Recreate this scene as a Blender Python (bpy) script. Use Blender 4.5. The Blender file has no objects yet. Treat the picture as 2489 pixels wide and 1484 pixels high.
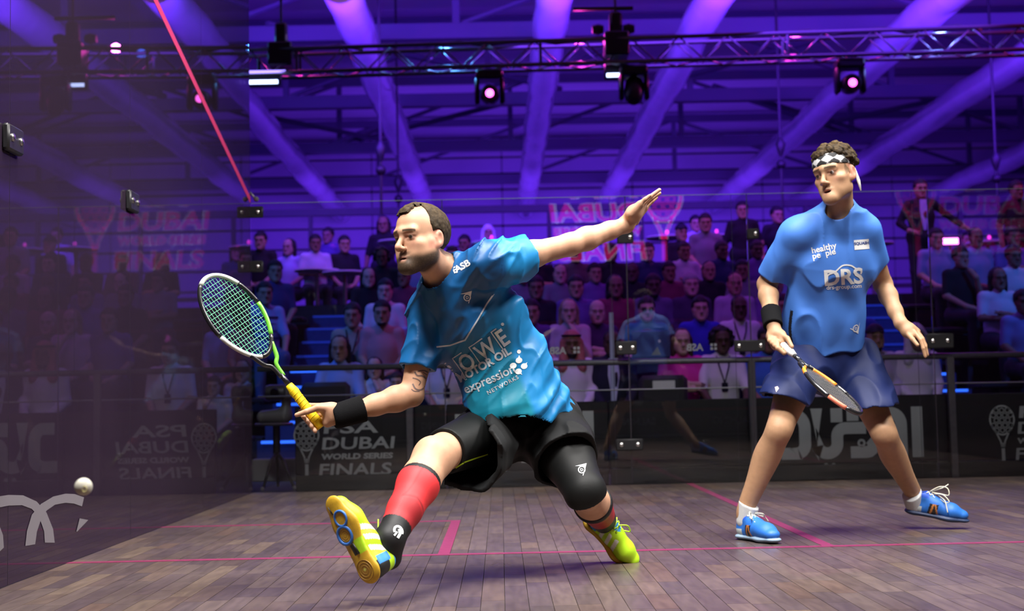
import bpy, bmesh, math, random
import numpy as np
from mathutils import Vector, Matrix
from mathutils.bvhtree import BVHTree

scene = bpy.context.scene
COL = scene.collection
random.seed(7)
PI = math.pi

# ------------------------------------------------------------------ camera
CAM = np.array([1.8289, -9.9298, 0.6488])
YAW, PITCH, ROLL, FPX = 0.0097319, 0.0688766, -0.0207879, 3272.67
IW, IH = 2489.0, 1484.0
_f = np.array([math.sin(YAW) * math.cos(PITCH), math.cos(YAW) * math.cos(PITCH), math.sin(PITCH)])
_r = np.array([math.cos(YAW), -math.sin(YAW), 0.0])
_u = np.cross(_r, _f)
_c, _s = math.cos(ROLL), math.sin(ROLL)
CF, CR, CU = _f, _c * _r + _s * _u, -_s * _r + _c * _u
cam_data = bpy.data.cameras.new('camera')
cam_data.sensor_fit = 'HORIZONTAL'
cam_data.sensor_width = 36.0
cam_data.lens = FPX / IW * 36.0
cam_data.clip_start = 0.02
cam_data.clip_end = 200.0
cam_data.dof.use_dof = True
cam_data.dof.focus_distance = 4.9
cam_data.dof.aperture_fstop = 3.2
cam = bpy.data.objects.new('camera', cam_data)
COL.objects.link(cam)
cam.matrix_world = Matrix(((CR[0], CU[0], -CF[0], CAM[0]), (CR[1], CU[1], -CF[1], CAM[1]),
                           (CR[2], CU[2], -CF[2], CAM[2]), (0, 0, 0, 1)))
scene.camera = cam


def ray(px, py):
    return CF + CR * ((px - IW / 2) / FPX) - CU * ((py - IH / 2) / FPX)


def at(px, py, Y):
    """the point of the vertical plane y = Y that a pixel looks at"""
    d = ray(px, py)
    return CAM + d * ((Y - CAM[1]) / d[1])


def onfloor(px, py, h=0.0):
    d = ray(px, py)
    return CAM + d * ((h - CAM[2]) / d[2])


def pxm(Y):
    return FPX / (Y - CAM[1])


# ------------------------------------------------------------------ world, colour management
world = bpy.data.worlds.new('world')
scene.world = world
world.use_nodes = True
world.node_tree.nodes['Background'].inputs[0].default_value = (0.10, 0.06, 0.30, 1)
world.node_tree.nodes['Background'].inputs[1].default_value = 0.02
vs = scene.view_settings
vs.view_transform = 'Standard'
vs.look = 'None'
vs.gamma = 1.0
vs.use_curve_mapping = False
vs.exposure = 0.0
scene.cycles.transparent_max_bounces = 12
scene.cycles.max_bounces = 5
scene.cycles.diffuse_bounces = 2
scene.cycles.glossy_bounces = 3
scene.cycles.transmission_bounces = 2
scene.cycles.sample_clamp_indirect = 4.0
scene.cycles.caustics_reflective = False
scene.cycles.caustics_refractive = False


# ------------------------------------------------------------------ lights
def look_rot(loc, target):
    return (Vector(target) - Vector(loc)).to_track_quat('-Z', 'Y').to_euler()


def area(name, loc, target, sx, sy, power, col, spread=180):
    l = bpy.data.lights.new(name, 'AREA')
    l.shape = 'RECTANGLE'
    l.size, l.size_y = sx, sy
    l.energy = power
    l.color = col
    l.spread = math.radians(spread)
    o = bpy.data.objects.new(name, l)
    COL.objects.link(o)
    o.location = loc
    o.rotation_euler = look_rot(loc, target)
    return o


def spot(name, loc, target, power, col, angle=40, blend=0.5, radius=0.1):
    l = bpy.data.lights.new(name, 'SPOT')
    l.energy = power
    l.color = col
    l.spot_size = math.radians(angle)
    l.spot_blend = blend
    l.shadow_soft_size = radius
    o = bpy.data.objects.new(name, l)
    COL.objects.link(o)
    o.location = loc
    o.rotation_euler = look_rot(loc, target)
    return o


WHITE = (1.0, 0.965, 0.93)
# the court's own floodlights, hung over the court; the last is added fill
area('court_light', (0.5, -8.4, 7.2), (2.2, -5.0, 0.3), 2.6, 1.0, 165, WHITE, 76)
area('court_light', (5.4, -8.4, 7.2), (3.6, -4.8, 0.3), 2.6, 1.0, 90, WHITE, 76)
area('court_light', (1.5, -5.4, 7.4), (1.7, -4.9, 0.0), 3.0, 1.4, 150, WHITE, 84)
area('court_light', (4.2, -4.4, 7.4), (3.6, -3.9, 0.0), 2.2, 1.4, 105, WHITE, 84)
area('court_light', (7.4, -4.6, 6.4), (0.6, -3.6, 1.6), 2.4, 1.0, 115, WHITE, 62)  # added side fill that brightens the left wall and its red line
# violet-blue uplighters standing on the truss that wash the marquee roof
BLUE = (0.115, 0.022, 1.0)
VIOLET = (0.16, 0.032, 1.0)
area('roof_wash', (-2.0, 8.0, 5.6), (-3.0, 22.0, 8.6), 6.0, 2.0, 700, BLUE, 170)
area('roof_wash', (5.0, 8.0, 5.6), (5.0, 22.0, 8.6), 6.0, 2.0, 700, BLUE, 170)
area('roof_wash', (11.0, 9.0, 5.6), (12.0, 22.0, 8.6), 5.0, 2.0, 500, BLUE, 170)
area('terrace_wash', (3.0, 22.0, 3.2), (3.0, 31.5, 6.0), 14.0, 1.2, 620, VIOLET, 160)
# coloured wash lights from the truss onto the audience
spot('stand_wash', (-2.2, 1.2, 5.2), (-.2, 4.4, 1.2), 620, (0.05, 0.20, 1.0), 66, 0.8, 0.15)
spot('stand_wash', (9.2, 1.2, 5.2), (8.0, 4.6, 1.4), 620, (0.05, 0.20, 1.0), 62, 0.8, 0.15)
spot('stand_wash', (2.2, 1.5, 5.6), (2.6, 4.4, 1.4), 240, (0.50, 0.07, 0.9), 75, 0.8, 0.15)
spot('stand_wash', (4.6, 1.5, 5.6), (4.6, 4.8, 1.6), 220, (0.32, 0.07, 1.0), 75, 0.8, 0.15)
area('terrace_wash', (3.0, 6.6, 5.2), (3.5, 10.0, 2.2), 10.0, 0.8, 160, (0.17, 0.045, 1.0), 120)
# fixtureless point lights added along the truss for glints on the shiny roof tubes
def point(name, loc, power, col, r=.06):
    l = bpy.data.lights.new(name, 'POINT')
    l.energy = power
    l.color = col
    l.shadow_soft_size = r
    o = bpy.data.objects.new(name, l)
    COL.objects.link(o)
    o.location = loc
    return o


for x_, c_, p_ in ((-2.6, (.1, .35, 1), 60), (-.9, (1, .05, .6), 50), (1.2, (.1, .4, 1), 60), (2.9, (1, .05, .6), 60), (5.6, (1, .05, .6), 60), (7.4, (.2, .3, 1), 50), (9.4, (1, .05, .6), 60), (12.0, (1, .05, .6), 60)):
    point('tube_glint_light', (x_, 6.55 - .05 * x_ + .3, 5.12), p_, c_)


# ------------------------------------------------------------------ object helpers
def link(o, parent=None):
    COL.objects.link(o)
    if parent is not None:
        o.parent = parent
    return o


def tag(o, label=None, cat=None, group=None, kind=None):
    if label:
        o['label'] = label
    if cat:
        o['category'] = cat
    if group:
        o['group'] = group
    if kind:
        o['kind'] = kind
    return o


def empty(name, loc=(0, 0, 0), rz=0.0, parent=None):
    o = bpy.data.objects.new(name, None)
    o.empty_display_size = 0.1
    o.location = loc
    o.rotation_euler = (0, 0, rz)
    return link(o, parent)


def mesh_obj(name, verts, faces, mat=None, parent=None, smooth=False, cols=None, facecols=None):
    me = bpy.data.meshes.new(name)
    if isinstance(verts, np.ndarray) and isinstance(faces, np.ndarray):
        nv, nf, k = len(verts), len(faces), faces.shape[1]
        me.vertices.add(nv)
        me.vertices.foreach_set('co', verts.astype(np.float32).ravel())
        me.loops.add(nf * k)
        me.loops.foreach_set('vertex_index', faces.astype(np.int32).ravel())
        me.polygons.add(nf)
        me.polygons.foreach_set('loop_start', np.arange(0, nf * k, k, dtype=np.int32))
        me.update(calc_edges=True)
        me.validate()
    else:
        me.from_pydata([tuple(map(float, v)) for v in verts], [], [tuple(f) for f in faces])
        me.update()
    if smooth:
        me.polygons.foreach_set('use_smooth', np.ones(len(me.polygons), dtype=bool))
    if cols is not None:
        a = me.color_attributes.new('Col', 'FLOAT_COLOR', 'POINT')
        c = np.ones((len(me.vertices), 4), np.float32)
        c[:, :3] = cols
        a.data.foreach_set('color', c.ravel())
    if facecols is not None:
        a = me.color_attributes.new('Col', 'FLOAT_COLOR', 'CORNER')
        c = np.ones((len(me.loops), 4), np.float32)
        i = 0
        for p in me.polygons:
            c[i:i + p.loop_total, :3] = facecols[p.index]
            i += p.loop_total
        a.data.foreach_set('color', c.ravel())
    if mat:
        me.materials.append(mat)
    o = bpy.data.objects.new(name, me)
    return link(o, parent)


class MB:
    """collects simple solids; build() links them as one mesh object"""

    def __init__(self):
        self.v, self.f, self.c = [], [], []
        self.col = (1, 1, 1)

    def add(self, vs_, fs_):
        n = len(self.v)
        self.v += [tuple(map(float, p)) for p in vs_]
        self.f += [tuple(i + n for i in f) for f in fs_]
        self.c += [self.col] * len(fs_)
        return self

    def box(self, x0, x1, y0, y1, z0, z1):
        return self.add([(x0, y0, z0), (x1, y0, z0), (x1, y1, z0), (x0, y1, z0),
                         (x0, y0, z1), (x1, y0, z1), (x1, y1, z1), (x0, y1, z1)],
                        [(0, 3, 2, 1), (4, 5, 6, 7), (0, 1, 5, 4), (1, 2, 6, 5), (2, 3, 7, 6), (3, 0, 4, 7)])

    def bbox(self, c, s, b=0.01):
        """box with chamfered edges, centre c, size s"""
        x, y, z = [d / 2 for d in s]
        b = min(b, x * .9, y * .9, z * .9)
        vs_, fs_ = [], []
        for sz, in_ in ((-z, 1), (-z + b, 0), (z - b, 0), (z, 1)):
            e = b if in_ else 0
            ring = [(-x + b, -y + e), (x - b, -y + e), (x - e, -y + b), (x - e, y - b), (x - b, y - e), (-x + b, y - e), (-x + e, y - b), (-x + e, -y + b)]
            vs_ += [(c[0] + p[0], c[1] + p[1], c[2] + sz) for p in ring]
        fs_.append(tuple(range(7, -1, -1)))
        for k in range(3):
            for i in range(8):
                j = (i + 1) % 8
                fs_.append((k * 8 + i, k * 8 + j, k * 8 + 8 + j, k * 8 + 8 + i))
        fs_.append(tuple(range(24, 32)))
        return self.add(vs_, fs_)

    def tube(self, pts, r, n=8, cap=True, closed=False, flat=None):
        """swept circle; r a number or a list; flat=(axis, ratio) squashes the section"""
        pts = [np.array(p, float) for p in pts]
        m = len(pts)
        rs = [r] * m if np.isscalar(r) else list(r)
        vs_, fs_ = [], []
        up = None
        for i in range(m):
            if closed:
                t = pts[(i + 1) % m] - pts[i - 1]
            else:
                t = pts[min(i + 1, m - 1)] - pts[max(i - 1, 0)]
            t = t / (np.linalg.norm(t) + 1e-12)
            if up is None:
                up = np.array([0, 0, 1.0]) if abs(t[2]) < .9 else np.array([0, 1.0, 0])
                if flat is not None:
                    up = np.array(flat[0], float)
            a = up - t * (up @ t)
            a /= np.linalg.norm(a) + 1e-12
            if flat is None:
                up = a
            b = np.cross(t, a)
            ra = rs[i] * (flat[1] if flat is not None else 1.0)
            for k in range(n):
                w = 2 * PI * k / n
                vs_.append(pts[i] + a * (math.cos(w) * ra) + b * (math.sin(w) * rs[i]))
        for i in range(m if closed else m - 1):
            j = (i + 1) % m
            for k in range(n):
                l = (k + 1) % n
                fs_.append((i * n + k, i * n + l, j * n + l, j * n + k))
        if cap and not closed:
            fs_.append(tuple(range(n - 1, -1, -1)))
            fs_.append(tuple((m - 1) * n + k for k in range(n)))
        return self.add(vs_, fs_)

    def lathe(self, prof, org=(0, 0, 0), ax=(0, 0, 1), n=16):
        """profile of (radius, height) about an axis"""
        ax = np.array(ax, float)
        ax /= np.linalg.norm(ax)
        a = np.cross(ax, [1, 0, 0]) if abs(ax[0]) < .9 else np.cross(ax, [0, 1, 0])
        a /= np.linalg.norm(a)
        b = np.cross(ax, a)
        org = np.array(org, float)
        vs_ = [org + ax * h + (a * math.cos(2 * PI * k / n) + b * math.sin(2 * PI * k / n)) * rr for rr, h in prof for k in range(n)]
        fs_ = [(i * n + k, i * n + (k + 1) % n, (i + 1) * n + (k + 1) % n, (i + 1) * n + k) for i in range(len(prof) - 1) for k in range(n)]
        fs_.append(tuple(range(n - 1, -1, -1)))
        fs_.append(tuple((len(prof) - 1) * n + k for k in range(n)))
        return self.add(vs_, fs_)

    def sphere(self, c, r, nu=14, nv=9, sc=(1, 1, 1)):
        prof = []
        for i in range(nv + 1):
            t = -PI / 2 + PI * i / nv
            prof.append((max(1e-4, math.cos(t)) * r, math.sin(t) * r))
        n0 = len(self.v)
        self.lathe(prof, (0, 0, 0), (0, 0, 1), nu)
        for i in range(n0, len(self.v)):
            v = self.v[i]
            self.v[i] = (c[0] + v[0] * sc[0], c[1] + v[1] * sc[1], c[2] + v[2] * sc[2])
        return self

    def poly(self, pts, thick, frame):
        """flat outline (2D) extruded by thick; frame = (origin, right, up, normal)"""
        o, r, u, n = [np.array(q, float) for q in frame]
        m = len(pts)
        vs_ = [o + r * p[0] + u * p[1] for p in pts] + [o + r * p[0] + u * p[1] + n * thick for p in pts]
        fs_ = [tuple(range(m - 1, -1, -1)), tuple(range(m, 2 * m))]
        fs_ += [(i, (i + 1) % m, m + (i + 1) % m, m + i) for i in range(m)]
        return self.add(vs_, fs_)

    def build(self, name, mat=None, parent=None, smooth=False, vcol=False):
        o = mesh_obj(name, self.v, self.f, mat, parent, smooth, facecols=self.c if vcol else None)
        return o


def auto_smooth(o, ang=40):
    me = o.data
    me.polygons.foreach_set('use_smooth', np.ones(len(me.polygons), dtype=bool))
    try:
        me.set_sharp_from_angle(angle=math.radians(ang))
    except Exception:
        pass
    return o


# ------------------------------------------------------------------ materials
MATS = {}


def mat(name, col=(.5, .5, .5), rough=.6, metal=0.0, emit=None, estr=0.0, noise=0.0, nscale=20.0, spec=0.5, coat=0.0, bump=0.0, bscale=200.0,
        vcol=False, sheen=0.0, sss=0.0):
    if name in MATS:
        return MATS[name]
    m = bpy.data.materials.new(name)
    m.use_nodes = True
    nt = m.node_tree
    b = nt.nodes['Principled BSDF']
    b.inputs['Base Color'].default_value = (*col, 1)
    b.inputs['Roughness'].default_value = rough
    b.inputs['Metallic'].default_value = metal
    b.inputs['Specular IOR Level'].default_value = spec
    b.inputs['Coat Weight'].default_value = coat
    if sheen:
        b.inputs['Sheen Weight'].default_value = sheen
    if sss:
        b.inputs['Subsurface Weight'].default_value = sss
        b.inputs['Subsurface Radius'].default_value = (.012, .005, .003)
    if emit:
        b.inputs['Emission Color'].default_value = (*emit, 1)
        b.inputs['Emission Strength'].default_value = estr
    src = None
    if vcol:
        vc = nt.nodes.new('ShaderNodeVertexColor')
        vc.layer_name = 'Col'
        src = vc.outputs['Color']
    if noise > 0:
        tc = nt.nodes.new('ShaderNodeTexCoord')
        nz = nt.nodes.new('ShaderNodeTexNoise')
        nz.inputs['Scale'].default_value = nscale
        nz.inputs['Detail'].default_value = 4
        nt.links.new(tc.outputs['Object'], nz.inputs['Vector'])
        mr = nt.nodes.new('ShaderNodeMapRange')
        mr.inputs['From Min'].default_value = .3
        mr.inputs['From Max'].default_value = .7
        mr.inputs['To Min'].default_value = 1 - noise
        mr.inputs['To Max'].default_value = 1 + noise
        nt.links.new(nz.outputs['Fac'], mr.inputs['Value'])
        mx = nt.nodes.new('ShaderNodeVectorMath')
        mx.operation = 'SCALE'
        if src is not None:
            nt.links.new(src, mx.inputs[0])
        else:
            mx.inputs[0].default_value = col
        nt.links.new(mr.outputs[0], mx.inputs['Scale'])
        src = mx.outputs[0]
    if src is not None:
        nt.links.new(src, b.inputs['Base Color'])
    if bump > 0:
        tc = nt.nodes.new('ShaderNodeTexCoord')
        nz = nt.nodes.new('ShaderNodeTexNoise')
        nz.inputs['Scale'].default_value = bscale
        nt.links.new(tc.outputs['Object'], nz.inputs['Vector'])
        bp = nt.nodes.new('ShaderNodeBump')
        bp.inputs['Strength'].default_value = bump
        bp.inputs['Distance'].default_value = .002
        nt.links.new(nz.outputs['Fac'], bp.inputs['Height'])
        nt.links.new(bp.outputs[0], b.inputs['Normal'])
    MATS[name] = m
    return m


def glass_mat(name, tint=(1, 1, 1), film=(0.1, 0.05, 0.1), film_w=0.0, ior=1.5, rough=0.0, boost=1.0):
    """clear pane: Fresnel reflection over a transmitted image, with an optional thin printed film"""
    m = bpy.data.materials.new(name)
    m.use_nodes = True
    nt = m.node_tree
    nt.nodes.clear()
    out = nt.nodes.new('ShaderNodeOutputMaterial')
    tr = nt.nodes.new('ShaderNodeBsdfTransparent')
    tr.inputs[0].default_value = (*tint, 1)
    gl = nt.nodes.new('ShaderNodeBsdfGlossy')
    gl.inputs['Roughness'].default_value = rough
    gl.inputs['Color'].default_value = (1, 1, 1, 1)
    fr = nt.nodes.new('ShaderNodeFresnel')
    fr.inputs['IOR'].default_value = ior
    fac = fr.outputs[0]
    if boost != 1.0:
        mm = nt.nodes.new('ShaderNodeMath')
        mm.operation = 'MULTIPLY'
        mm.use_clamp = True
        mm.inputs[1].default_value = boost
        nt.links.new(fac, mm.inputs[0])
        fac = mm.outputs[0]
    base = tr.outputs[0]
    if film_w > 0:
        df = nt.nodes.new('ShaderNodeBsdfDiffuse')
        nz = nt.nodes.new('ShaderNodeTexNoise')
        nz.inputs['Scale'].default_value = 1.3
        tc = nt.nodes.new('ShaderNodeTexCoord')
        nt.links.new(tc.outputs['Object'], nz.inputs['Vector'])
        cr = nt.nodes.new('ShaderNodeMapRange')
        cr.inputs['To Min'].default_value = .8
        cr.inputs['To Max'].default_value = 1.2
        nt.links.new(nz.outputs['Fac'], cr.inputs['Value'])
        sc_ = nt.nodes.new('ShaderNodeVectorMath')
        sc_.operation = 'SCALE'
        sc_.inputs[0].default_value = film
        nt.links.new(cr.outputs[0], sc_.inputs['Scale'])
        nt.links.new(sc_.outputs[0], df.inputs[0])
        ms = nt.nodes.new('ShaderNodeMixShader')
        ms.inputs[0].default_value = film_w
        nt.links.new(base, ms.inputs[1])
        nt.links.new(df.outputs[0], ms.inputs[2])
        base = ms.outputs[0]
    mx = nt.nodes.new('ShaderNodeMixShader')
    nt.links.new(fac, mx.inputs[0])
    nt.links.new(base, mx.inputs[1])
    nt.links.new(gl.outputs[0], mx.inputs[2])
    nt.links.new(mx.outputs[0], out.inputs[0])
    MATS[name] = m
    return m


# ------------------------------------------------------------------ implicit surfaces (for people, clothes, shoes)
def unit(v):
    v = np.array(v, float)
    return v / (np.linalg.norm(v) + 1e-12)


class SDF:
    def __init__(self):
        self.ops = []
        self.warp = None

    def _push(self, fn, lo, hi, k, mode):
        self.ops.append((fn, np.array(lo, float), np.array(hi, float), k, mode))
        return self

    def cone(self, a, b, ra, rb=None, k=.02, mode='add', n=None, fl=1.0):
        """tapered capsule; n, fl flatten its section along n by the factor fl"""
        a, b = np.array(a, float), np.array(b, float)
        rb = ra if rb is None else rb
        ba = b - a
        L2 = float(ba @ ba) + 1e-12
        if n is not None:
            n = unit(n)
        R = max(ra, rb)

        def fn(p):
            q = p - a
            h = np.clip(q @ ba / L2, 0, 1)
            q = q - h[:, None] * ba
            r = ra + (rb - ra) * h
            if n is None:
                return np.sqrt((q * q).sum(1)) - r
            c = q @ n
            q2 = q - c[:, None] * n
            rho = np.sqrt((q2 * q2).sum(1) + (c / fl) ** 2)
            return (rho - r) * (.5 + .5 * min(fl, 1.0) if fl < 1 else 1.0)
        m = R * max(1.0, fl) + .001
        return self._push(fn, np.minimum(a, b) - m, np.maximum(a, b) + m, k, mode)

    def ell(self, c, rad, axes=None, k=.02, mode='add'):
        c, rad = np.array(c, float), np.array(rad, float)
        A = np.eye(3) if axes is None else np.array(axes, float)

        def fn(p):
            q = (p - c) @ A.T
            k0 = np.sqrt(((q / rad) ** 2).sum(1))
            k1 = np.sqrt(((q / (rad * rad)) ** 2).sum(1)) + 1e-9
            return k0 * (k0 - 1) / k1
        m = rad.max()
        return self._push(fn, c - m, c + m, k, mode)

    def custom(self, fn, lo, hi, k=.0, mode='add'):
        return self._push(fn, lo, hi, k, mode)

    def bounds(self):
        lo = np.min([o[1] for o in self.ops if o[4] == 'add'], axis=0)
        hi = np.max([o[2] for o in self.ops if o[4] == 'add'], axis=0)
        return lo, hi

    def ev(self, p, margin=.03):
        p0 = p
        if self.warp is not None:
            p = p + self.warp(p)
        d = np.full(len(p), 1.0)
        X, Y, Z = [np.ascontiguousarray(p[:, i]) for i in range(3)]
        for fn, lo, hi, k, mode in self.ops:
            g = margin + k
            m = np.flatnonzero(X > lo[0] - g)
            m = m[X[m] < hi[0] + g]
            t = Y[m]
            m = m[(t > lo[1] - g) & (t < hi[1] + g)]
            t = Z[m]
            m = m[(t > lo[2] - g) & (t < hi[2] + g)]
            if len(m) == 0:
                continue
            v = fn(p[m])
            e = d[m]
            if mode == 'add':
                if k > 0:
                    h = np.clip(.5 + .5 * (e - v) / k, 0, 1)
                    d[m] = e + (v - e) * h - k * h * (1 - h)
                else:
                    d[m] = np.minimum(e, v)
            elif mode == 'sub':
                if k > 0:
                    h = np.clip(.5 - .5 * (e + v) / k, 0, 1)
                    d[m] = e + (-v - e) * h + k * h * (1 - h)
                else:
                    d[m] = np.maximum(e, -v)
            elif mode == 'int':
                d[m] = np.maximum(e, v)
        return d


def sdf_mesh(f, lo, hi, h, smooth_it=1, band=.98):
    """surface nets over the cells near the surface of the field f; returns verts, quads"""
    lo = np.array(lo, float) - 4 * h
    hi = np.array(hi, float) + 4 * h
    H = 4 * h
    nc = np.ceil((hi - lo) / H).astype(int) + 1
    gx, gy, gz = [np.arange(n) for n in nc]
    G = np.stack(np.meshgrid(gx, gy, gz, indexing='ij'), -1).reshape(-1, 3)
    dc = f(lo + (G + .5) * H, 1.6 * H)
    act = G[np.abs(dc) < band * H]
    off = np.stack(np.meshgrid(*[np.arange(4)] * 3, indexing='ij'), -1).reshape(-1, 3)
    cells = (act[:, None, :] * 4 + off[None]).reshape(-1, 3).astype(np.int64)
    N = (nc * 4 + 3).astype(np.int64)

    def key(c):
        return (c[..., 0] * N[1] + c[..., 1]) * N[2] + c[..., 2]
    corner = np.array([(i, j, k) for i in (0, 1) for j in (0, 1) for k in (0, 1)], np.int64)
    ck = key(cells)
    pk = np.unique(np.concatenate([ck + key(c) for c in corner]))
    z = pk % N[2]
    y = (pk // N[2]) % N[1]
    x = pk // (N[1] * N[2])
    P = lo + np.stack([x, y, z], -1) * h
    D = f(P, 1.6 * H)
    D = np.where(np.abs(D) < 1e-9, 1e-9, D)
    ck = np.sort(ck)
    cidx = [np.searchsorted(pk, ck + key(c)) for c in corner]
    cd = np.stack([D[i] for i in cidx], 1)
    s = cd < 0
    use = s.any(1) & ~s.all(1)
    ck = ck[use]
    cd = cd[use]
    cp = np.stack([P[i[use]] for i in cidx], 1)
    acc = np.zeros((len(ck), 3))
    cnt = np.zeros(len(ck))
    for a in range(8):
        for b in range(a + 1, 8):
            if np.abs(corner[a] - corner[b]).sum() != 1:
                continue
            m = (cd[:, a] < 0) != (cd[:, b] < 0)
            t = cd[m, a] / (cd[m, a] - cd[m, b])
            acc[m] += cp[m, a] + (cp[m, b] - cp[m, a]) * t[:, None]
            cnt[m] += 1
    V = acc / cnt[:, None]
    F = []
    for ax in range(3):
        e = np.zeros(3, np.int64)
        e[ax] = 1
        b = np.zeros(3, np.int64)
        b[(ax + 1) % 3] = 1
        c = np.zeros(3, np.int64)
        c[(ax + 2) % 3] = 1
        j = np.searchsorted(pk, pk + key(e))
        j = np.minimum(j, len(pk) - 1)
        ok = pk[j] == pk + key(e)
        i0 = np.flatnonzero(ok & ((D < 0) != (D[j] < 0)))
        flip = D[i0] < 0
        q = []
        good = np.ones(len(i0), bool)
        for o_ in (-b - c, -c, 0 * b, -b):
            kk = pk[i0] + (key(o_) if np.ndim(o_) else 0)
            t = np.minimum(np.searchsorted(ck, kk), len(ck) - 1)
            good &= ck[t] == kk
            q.append(t)
        q = np.stack(q, 1)
        q[~flip] = q[~flip][:, ::-1]
        F.append(q[good])
    F = np.concatenate(F)
    for _ in range(smooth_it):
        E = np.concatenate([F[:, [0, 1]], F[:, [1, 2]], F[:, [2, 3]], F[:, [3, 0]]])
        S = np.zeros_like(V)
        n = np.zeros(len(V))
        for a_, b_ in ((0, 1), (1, 0)):
            for q in range(3):
                S[:, q] += np.bincount(E[:, a_], V[E[:, b_], q], len(V))
            n += np.bincount(E[:, a_], minlength=len(V))
        V = V * .4 + .6 * S / np.maximum(n, 1)[:, None]
    return V, F


def main_piece(V, F):
    """keep the largest connected piece of a mesh"""
    lab = np.arange(len(V))
    while True:
        m = lab[F].min(1)
        new = lab.copy()
        for c in range(F.shape[1]):
            np.minimum.at(new, F[:, c], m)
        new = new[new]
        if (new == lab).all():
            break
        lab = new
    keep = lab == np.bincount(lab).argmax()
    idx = np.cumsum(keep) - 1
    return V[keep], idx[F[keep[F[:, 0]]]]


def sdf_obj(name, sd, h, mat_, parent=None, colfn=None, smooth_it=1, fn=None, bounds=None, band=.98):
    lo, hi = bounds if bounds is not None else sd.bounds()
    V, F = sdf_mesh(fn if fn is not None else sd.ev, lo, hi, h, smooth_it, band)
    if name == 'hair':
        V, F = main_piece(V, F)
    cols = colfn(V) if colfn is not None else None
    return mesh_obj(name, V, F, mat_, parent, True, cols)


def shell(outer, inner, cuts=()):
    """hollow garment: outer minus inner"""
    def fn(p, margin=.03):
        return np.maximum(outer.ev(p, margin), -inner.ev(p, margin))
    return fn


# value noise for cloth folds and hair
_rng = np.random.RandomState(3)
_perm = _rng.rand(32, 32, 32)


def vnoise(p):
    i = np.floor(p).astype(int)
    t = p - i
    t = t * t * (3 - 2 * t)
    r = 0
    for a in (0, 1):
        for b in (0, 1):
            for c in (0, 1):
                w = (t[:, 0] if a else 1 - t[:, 0]) * (t[:, 1] if b else 1 - t[:, 1]) * (t[:, 2] if c else 1 - t[:, 2])
                r = r + w * _perm[(i[:, 0] + a) % 32, (i[:, 1] + b) % 32, (i[:, 2] + c) % 32]
    return r - .5


# ------------------------------------------------------------------ lettering
def text_geo(s, size=1.0, bold=0.0, shear=0.0, align='CENTER', xs=1.0, space=1.0):
    cu = bpy.data.curves.new('t', 'FONT')
    cu.body = s
    cu.size = size
    cu.offset = bold
    cu.shear = shear
    cu.align_x = align
    cu.space_character = space
    cu.resolution_u = 3
    o = bpy.data.objects.new('t', cu)
    COL.objects.link(o)
    dg = bpy.context.evaluated_depsgraph_get()
    me = o.evaluated_get(dg).to_mesh()
    vs_ = [(v.co.x * xs, v.co.y) for v in me.vertices]
    fs_ = [tuple(p.vertices) for p in me.polygons]
    o.evaluated_get(dg).to_mesh_clear()
    bpy.data.objects.remove(o)
    bpy.data.curves.remove(cu)
    return vs_, fs_


def fine(vs_, fs_, maxlen):
    """triangulate and split long edges of a flat figure"""
    bm = bmesh.new()
    bv = [bm.verts.new((v[0], v[1], 0)) for v in vs_]
    for f in fs_:
        try:
            bm.faces.new([bv[i] for i in f])
        except ValueError:
            pass
    bmesh.ops.triangulate(bm, faces=bm.faces[:])
    for _ in range(5):
        es = [e for e in bm.edges if e.calc_length() > maxlen]
        if not es:
            break
        bmesh.ops.subdivide_edges(bm, edges=es, cuts=1, use_grid_fill=False)
        bmesh.ops.triangulate(bm, faces=bm.faces[:])
    bm.verts.index_update()
    r = [(v.co.x, v.co.y) for v in bm.verts], [tuple(v.index for v in f.verts) for f in bm.faces]
    bm.free()
    return r


def ribbon(pts, w, closed=False):
    """flat band of width w along a 2D line, mitred"""
    pts = [np.array(p, float) for p in pts]
    m = len(pts)
    L, Rr = [], []
    for i in range(m):
        if closed:
            a, b = pts[i] - pts[i - 1], pts[(i + 1) % m] - pts[i]
        else:
            a = pts[i] - pts[i - 1] if i > 0 else pts[1] - pts[0]
            b = pts[i + 1] - pts[i] if i < m - 1 else a
        a, b = a / np.linalg.norm(a), b / np.linalg.norm(b)
        na, nb = np.array([-a[1], a[0]]), np.array([-b[1], b[0]])
        n = na + nb
        n /= np.linalg.norm(n) + 1e-9
        s = w / 2 / max(.35, n @ na)
        L.append(tuple(pts[i] + n * s))
        Rr.append(tuple(pts[i] - n * s))
    vs_ = L + Rr
    fs_ = [(i, m + i, m + (i + 1) % m, (i + 1) % m) for i in range(m if closed else m - 1)]
    return vs_, fs_


def arc(cx, cy, rx, ry, a0, a1, n=16):
    return [(cx + rx * math.cos(math.radians(a0 + (a1 - a0) * i / n)), cy + ry * math.sin(math.radians(a0 + (a1 - a0) * i / n))) for i in range(n + 1)]


def flat_print(name, geo, frame, mat_, parent, lift=.002):
    """a flat print on a flat board; frame = (origin, right, up, normal)"""
    o, r, u, n = [np.array(q, float) for q in frame]
    vs_, fs_ = geo
    return mesh_obj(name, [o + r * v[0] + u * v[1] + n * lift for v in vs_], fs_, mat_, parent)


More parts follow.
